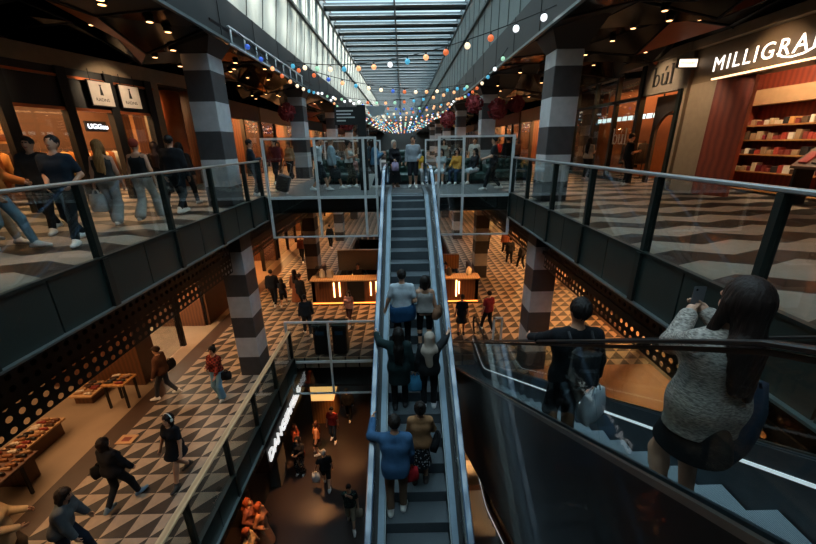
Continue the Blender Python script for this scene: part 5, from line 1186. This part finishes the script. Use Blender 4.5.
A('woman in a black knee length dress before the kiosk', (2.1, 12.35, Z), 0, 1.66, True, .022, hair=('short', '17100d'), top=('dress', '111216'), bot=None, shoe='1a1a1c')
A('person in a dark red top and black trousers before the kiosk', (3.15, 12.6, Z), 25, 1.68, False, .022, hair=('short', '17100d'), top=('tee', '7a2326'), bot=('trousers', '15161a'), feet='walk')
A('kiosk worker behind the counter, oak balustrade end', (-2.2, 16.2, Z), 180, 1.7, False, .024, hair=('short', '17100d'), top=('tee', '2a2624'), bot=('trousers', '1a1b1e'))
A('kiosk worker behind the counter, stationery end', (1.9, 16.2, Z), 175, 1.66, True, .024, hair=('bun', '17100d'), top=('tee', '5a3a2a'), bot=('trousers', '1a1b1e'))
for i, (x, y, c, h, lb) in enumerate(((6.2, 20.6, '17181c', 1.7, 'black'), (6.65, 19.8, '22242a', 1.6, 'dark grey'), (6.5, 22.8, '9a5a40', 1.66, 'rust'), (5.6, 24, '7a6a58', 1.7, 'khaki'), (-6.4, 22, '5a3028', 1.7, 'maroon'), (-5.2, 25, '22262c', 1.72, 'navy'))):
    A('shopper in a %s top on the triangle tiles beyond the second column' % lb, (x, y, Z), [0, 20, 180, 170, 175, 0][i], h, i % 2 == 1, .03, hair=('short', '17100d'), top=('long', c), bot=('trousers', '17181c'), feet='walk', fingers=False)
# ------------------------------------------------------------------ basement
Z = LB + .003
P = A('man in a green patterned shirt and khaki shorts on the basement floor', (-1.88, 8.55, Z), 185, 1.72, False, .022, hair=('short', '120e0c'), top=('tee', '4f7565', 'print'), bot=('shorts', '8a7f6c'), arms=('down', 'face'), feet='walk')
tote('pale bag carried by the man in the green patterned shirt', P['lh'], 'a89a88', .24, .3, .1, 0, drop=.05)
P = A('person in a black tee and grey hair carrying a white bag in the basement', (-2.95, 9.95, Z), 10, 1.72, False, .022, hair=('grey', '8a8784'), top=('tee', '121316'), bot=('shorts', '1a1b1e'), arms=('out', 'down'), feet='walk')
tote('white plastic bag held by the grey haired person in the basement', P['lh'], 'c9c6c2', .26, .4, .1, 0, drop=.1)
A('person in dark clothes walking away at the end of the basement', (-2.65, 13.4, Z), 0, 1.66, False, .024, hair=('short', '120e0c'), top=('jacket', '14161a'), bot=('trousers', '14161a'), feet='walk')
A('person in a red top by the golden display box', (-3.1, 12.2, Z), 170, 1.66, False, .024, hair=('short', '120e0c'), top=('tee', '8a2a26'), bot=('jeans', '2a3440'), feet='step')
A('woman in an orange brown top leaning by the basement shop', (-3.6, 11.5, Z), 100, 1.6, True, .024, hair=('long', '3a2014'), top=('tank', 'b0683a'), bot=('skirt', '2a2220'))
P = A('person in a black patterned outfit standing under the white letters', (-4.05, 10.6, Z), 170, 1.7, True, .024, hair=('long', '120e0c'), top=('long', '22201f', 'print'), bot=('wide', '8a7a68', 'print'), arms=('chest', 'chest'))
A('woman in a red brown dress beside the patterned outfit', (-4.35, 11.3, Z), -90, 1.66, True, .024, hair=('long', '4a2616'), top=('longdress', '7a3522'), bot=None)
for i, (x, y, c, lb) in enumerate(((-4.45, 7.95, '9a6444', 'flowing orange costume'), (-4.85, 8.1, '7a4638', 'dark red costume'), (-4.5, 7.2, 'b08a60', 'golden costume'))):
    t = A('display mannequin in a %s in the basement window' % lb, (x, y, Z), -90, 1.78, True, .022, skin_h='a58468', hair=('long', '6a3018'), top=('longdress', c), bot=None, arms=('out', 'hip'), name='mannequin')['root']; t['category'] = 'mannequin'

# ------------------------------------------------------------------ light
w = bpy.data.worlds.new('sky'); SC.world = w; w.use_nodes = True; nt = w.node_tree; bg = nt.nodes['Background']
tc = nt.nodes.new('ShaderNodeTexCoord'); ns = nt.nodes.new('ShaderNodeTexNoise'); ns.inputs['Scale'].default_value = 3.; rp = nt.nodes.new('ShaderNodeValToRGB')
rp.color_ramp.elements[0].color = (.34, .55, .66, 1); rp.color_ramp.elements[1].color = (.62, .80, .88, 1); rp.color_ramp.elements[0].position = .35; rp.color_ramp.elements[1].position = .65
sx = nt.nodes.new('ShaderNodeSeparateXYZ'); mr = nt.nodes.new('ShaderNodeMapRange'); mr.interpolation_type = 'SMOOTHSTEP'
for k, v in (('From Min', .3), ('From Max', .8), ('To Min', 1.6), ('To Max', 8.)): mr.inputs[k].default_value = v       # overcast sky: the zenith is far brighter than the horizon
nt.links.new(tc.outputs['Generated'], sx.inputs[0]); nt.links.new(sx.outputs[2], mr.inputs[0]); nt.links.new(mr.outputs[0], bg.inputs[1])
nt.links.new(tc.outputs['Generated'], ns.inputs['Vector']); nt.links.new(ns.outputs['Fac'], rp.inputs[0]); nt.links.new(rp.outputs[0], bg.inputs[0])
for y0, y1 in ((-2, 30), (30, 62), (62, 93)):
    d = bpy.data.lights.new('skylight_portal', 'AREA'); d.shape = 'RECTANGLE'; d.size = 7.2; d.size_y = y1-y0; d.cycles.is_portal = True
    o = bpy.data.objects.new('skylight_portal', d); COL.objects.link(o); o.location = (-.25, (y0+y1)/2, 8.3)
sun = bpy.data.lights.new('sun', 'SUN'); sun.energy = 15.; sun.color = (1, .95, .86); sun.angle = R(11); o = bpy.data.objects.new('sun', sun); COL.objects.link(o)
d = Vector((-1, .12, -.47)); o.rotation_euler = d.to_track_quat('-Z', 'Y').to_euler()
D = (0, 0, 0)
# upper shops
lamp('AREA', (9.3, 8, 3.7), 170, SOFT, 1.0, (0, -.75, 0), 6.5); lamp('AREA', (9.9, 13.3, 3.7), 35, AMB, 1.2, D, 1.8); lamp('AREA', (9.8, 17.5, 3.7), 25, WARM, 1.2, D, 5)
q = XF @ Vector((-1, 1.9, 3.4)); lamp('AREA', q, 120, WARM, 5.5, (0, 0, math.atan2(.968, .251)), 2.6); q = XF @ Vector((3.4, 1.6, 3.4)); lamp('AREA', q, 90, WARM, 2.4, (0, 0, math.atan2(.968, .251)), 2.4)
# walkway spots of the upper level
for y in (5.5, 9, 12.5, 16.5, 21, 27): lamp('SPOT', (-6.5, y, 3.55), 55, WARM, .08, D, 1.9); lamp('SPOT', (6.2, y, 3.55), 35, WARM, .08, D, 1.9)
for y, e in ((9.5, 30), (13.2, 38), (17, 20)): lamp('SPOT', (7.2, y, 3.55), e, SOFT, .08, Vector((1, 0, -.25)).to_track_quat('-Z', 'Y').to_euler(), 2.)  # added wash lamps, not walkway spots: brighten the fascia and name panel
lamp('SPOT', (6.9, 11.6, 3.55), 45, SOFT, .08, Vector((1, 0, -.9)).to_track_quat('-Z', 'Y').to_euler(), 1.6)  # added lamp aimed to brighten the tan corner pillar
for k, e in ((2.3, 34), (-1, 16)): lamp('SPOT', XF @ Vector((k, -1.6, 3.5)), e, SOFT, .08, (XF.to_3x3() @ Vector((0, 1, -.35))).to_track_quat('-Z', 'Y').to_euler(), 1.7)  # added lamps that brighten the hanging signs and their shopfront
# middle level ceilings
for y in (4.5, 8, 12, 16, 20, 25, 31): lamp('SPOT', (-6.3, y, -1.6), 55 if y < 10 else 110, WARM if y < 10 else AMB, .1, D, 2.3); lamp('SPOT', (6.0, y, -1.6), 45 if y < 10 else 130, AMB, .1, D, 2.3)
lamp('AREA', (-9.5, 6.5, -1.6), 60, WARM, 3, D, 6)
for x in (-3, 0, 2.6): lamp('SPOT', (x, 14.2, -.8), 190, AMB, .1, D, 2.0)
lamp('SPOT', (-2.5, 17.2, -.8), 60, AMB, .1, D, 2.2); lamp('SPOT', (5, 9.5, -1.6), 16, AMB, .1, D, 2.2); lamp('SPOT', (5, 5, -1.6), 16, AMB, .1, D, 2.2)
# basement
for x, y, e in ((-2.5, 12.5, 80), (-4.4, 7.6, 80), (-3.5, 10.6, 130), (2.6, 12.5, 200), (2.9, 9, 120), (-2, 18, 60)): lamp('SPOT', (x, y, L0-1.5), e, AMB, .1, D, 1.7)
# ------------------------------------------------------------------ camera
YAW, PITCH, ROLL, FPX = R(.5), math.atan(128/365), R(.83), 365.
fv = Vector((math.sin(YAW)*math.cos(PITCH), math.cos(YAW)*math.cos(PITCH), -math.sin(PITCH))); rv = Vector((math.cos(YAW), -math.sin(YAW), 0)); uv = rv.cross(fv)
r2 = rv*math.cos(ROLL) - uv*math.sin(ROLL); u2 = rv*math.sin(ROLL) + uv*math.cos(ROLL)
cd = bpy.data.cameras.new('camera'); cd.sensor_width = 36; cd.lens = 36*FPX/816; cd.clip_start = .05; cd.clip_end = 300
cam = bpy.data.objects.new('camera', cd); COL.objects.link(cam)
cam.matrix_world = Matrix(((r2[0], u2[0], -fv[0], 0), (r2[1], u2[1], -fv[1], 0), (r2[2], u2[2], -fv[2], EYE), (0, 0, 0, 1))); SC.camera = cam
vs = SC.view_settings; SC.display_settings.display_device = 'sRGB'; vs.view_transform = 'Standard'; vs.look = 'None'; vs.gamma = 1.; vs.use_curve_mapping = False; vs.exposure = .12
cy = SC.cycles; cy.use_denoising = True; cy.max_bounces = 8; cy.diffuse_bounces = 3; cy.glossy_bounces = 4; cy.transmission_bounces = 4; cy.transparent_max_bounces = 24; cy.caustics_reflective = False; cy.caustics_refractive = False; cy.sample_clamp_indirect = 4.
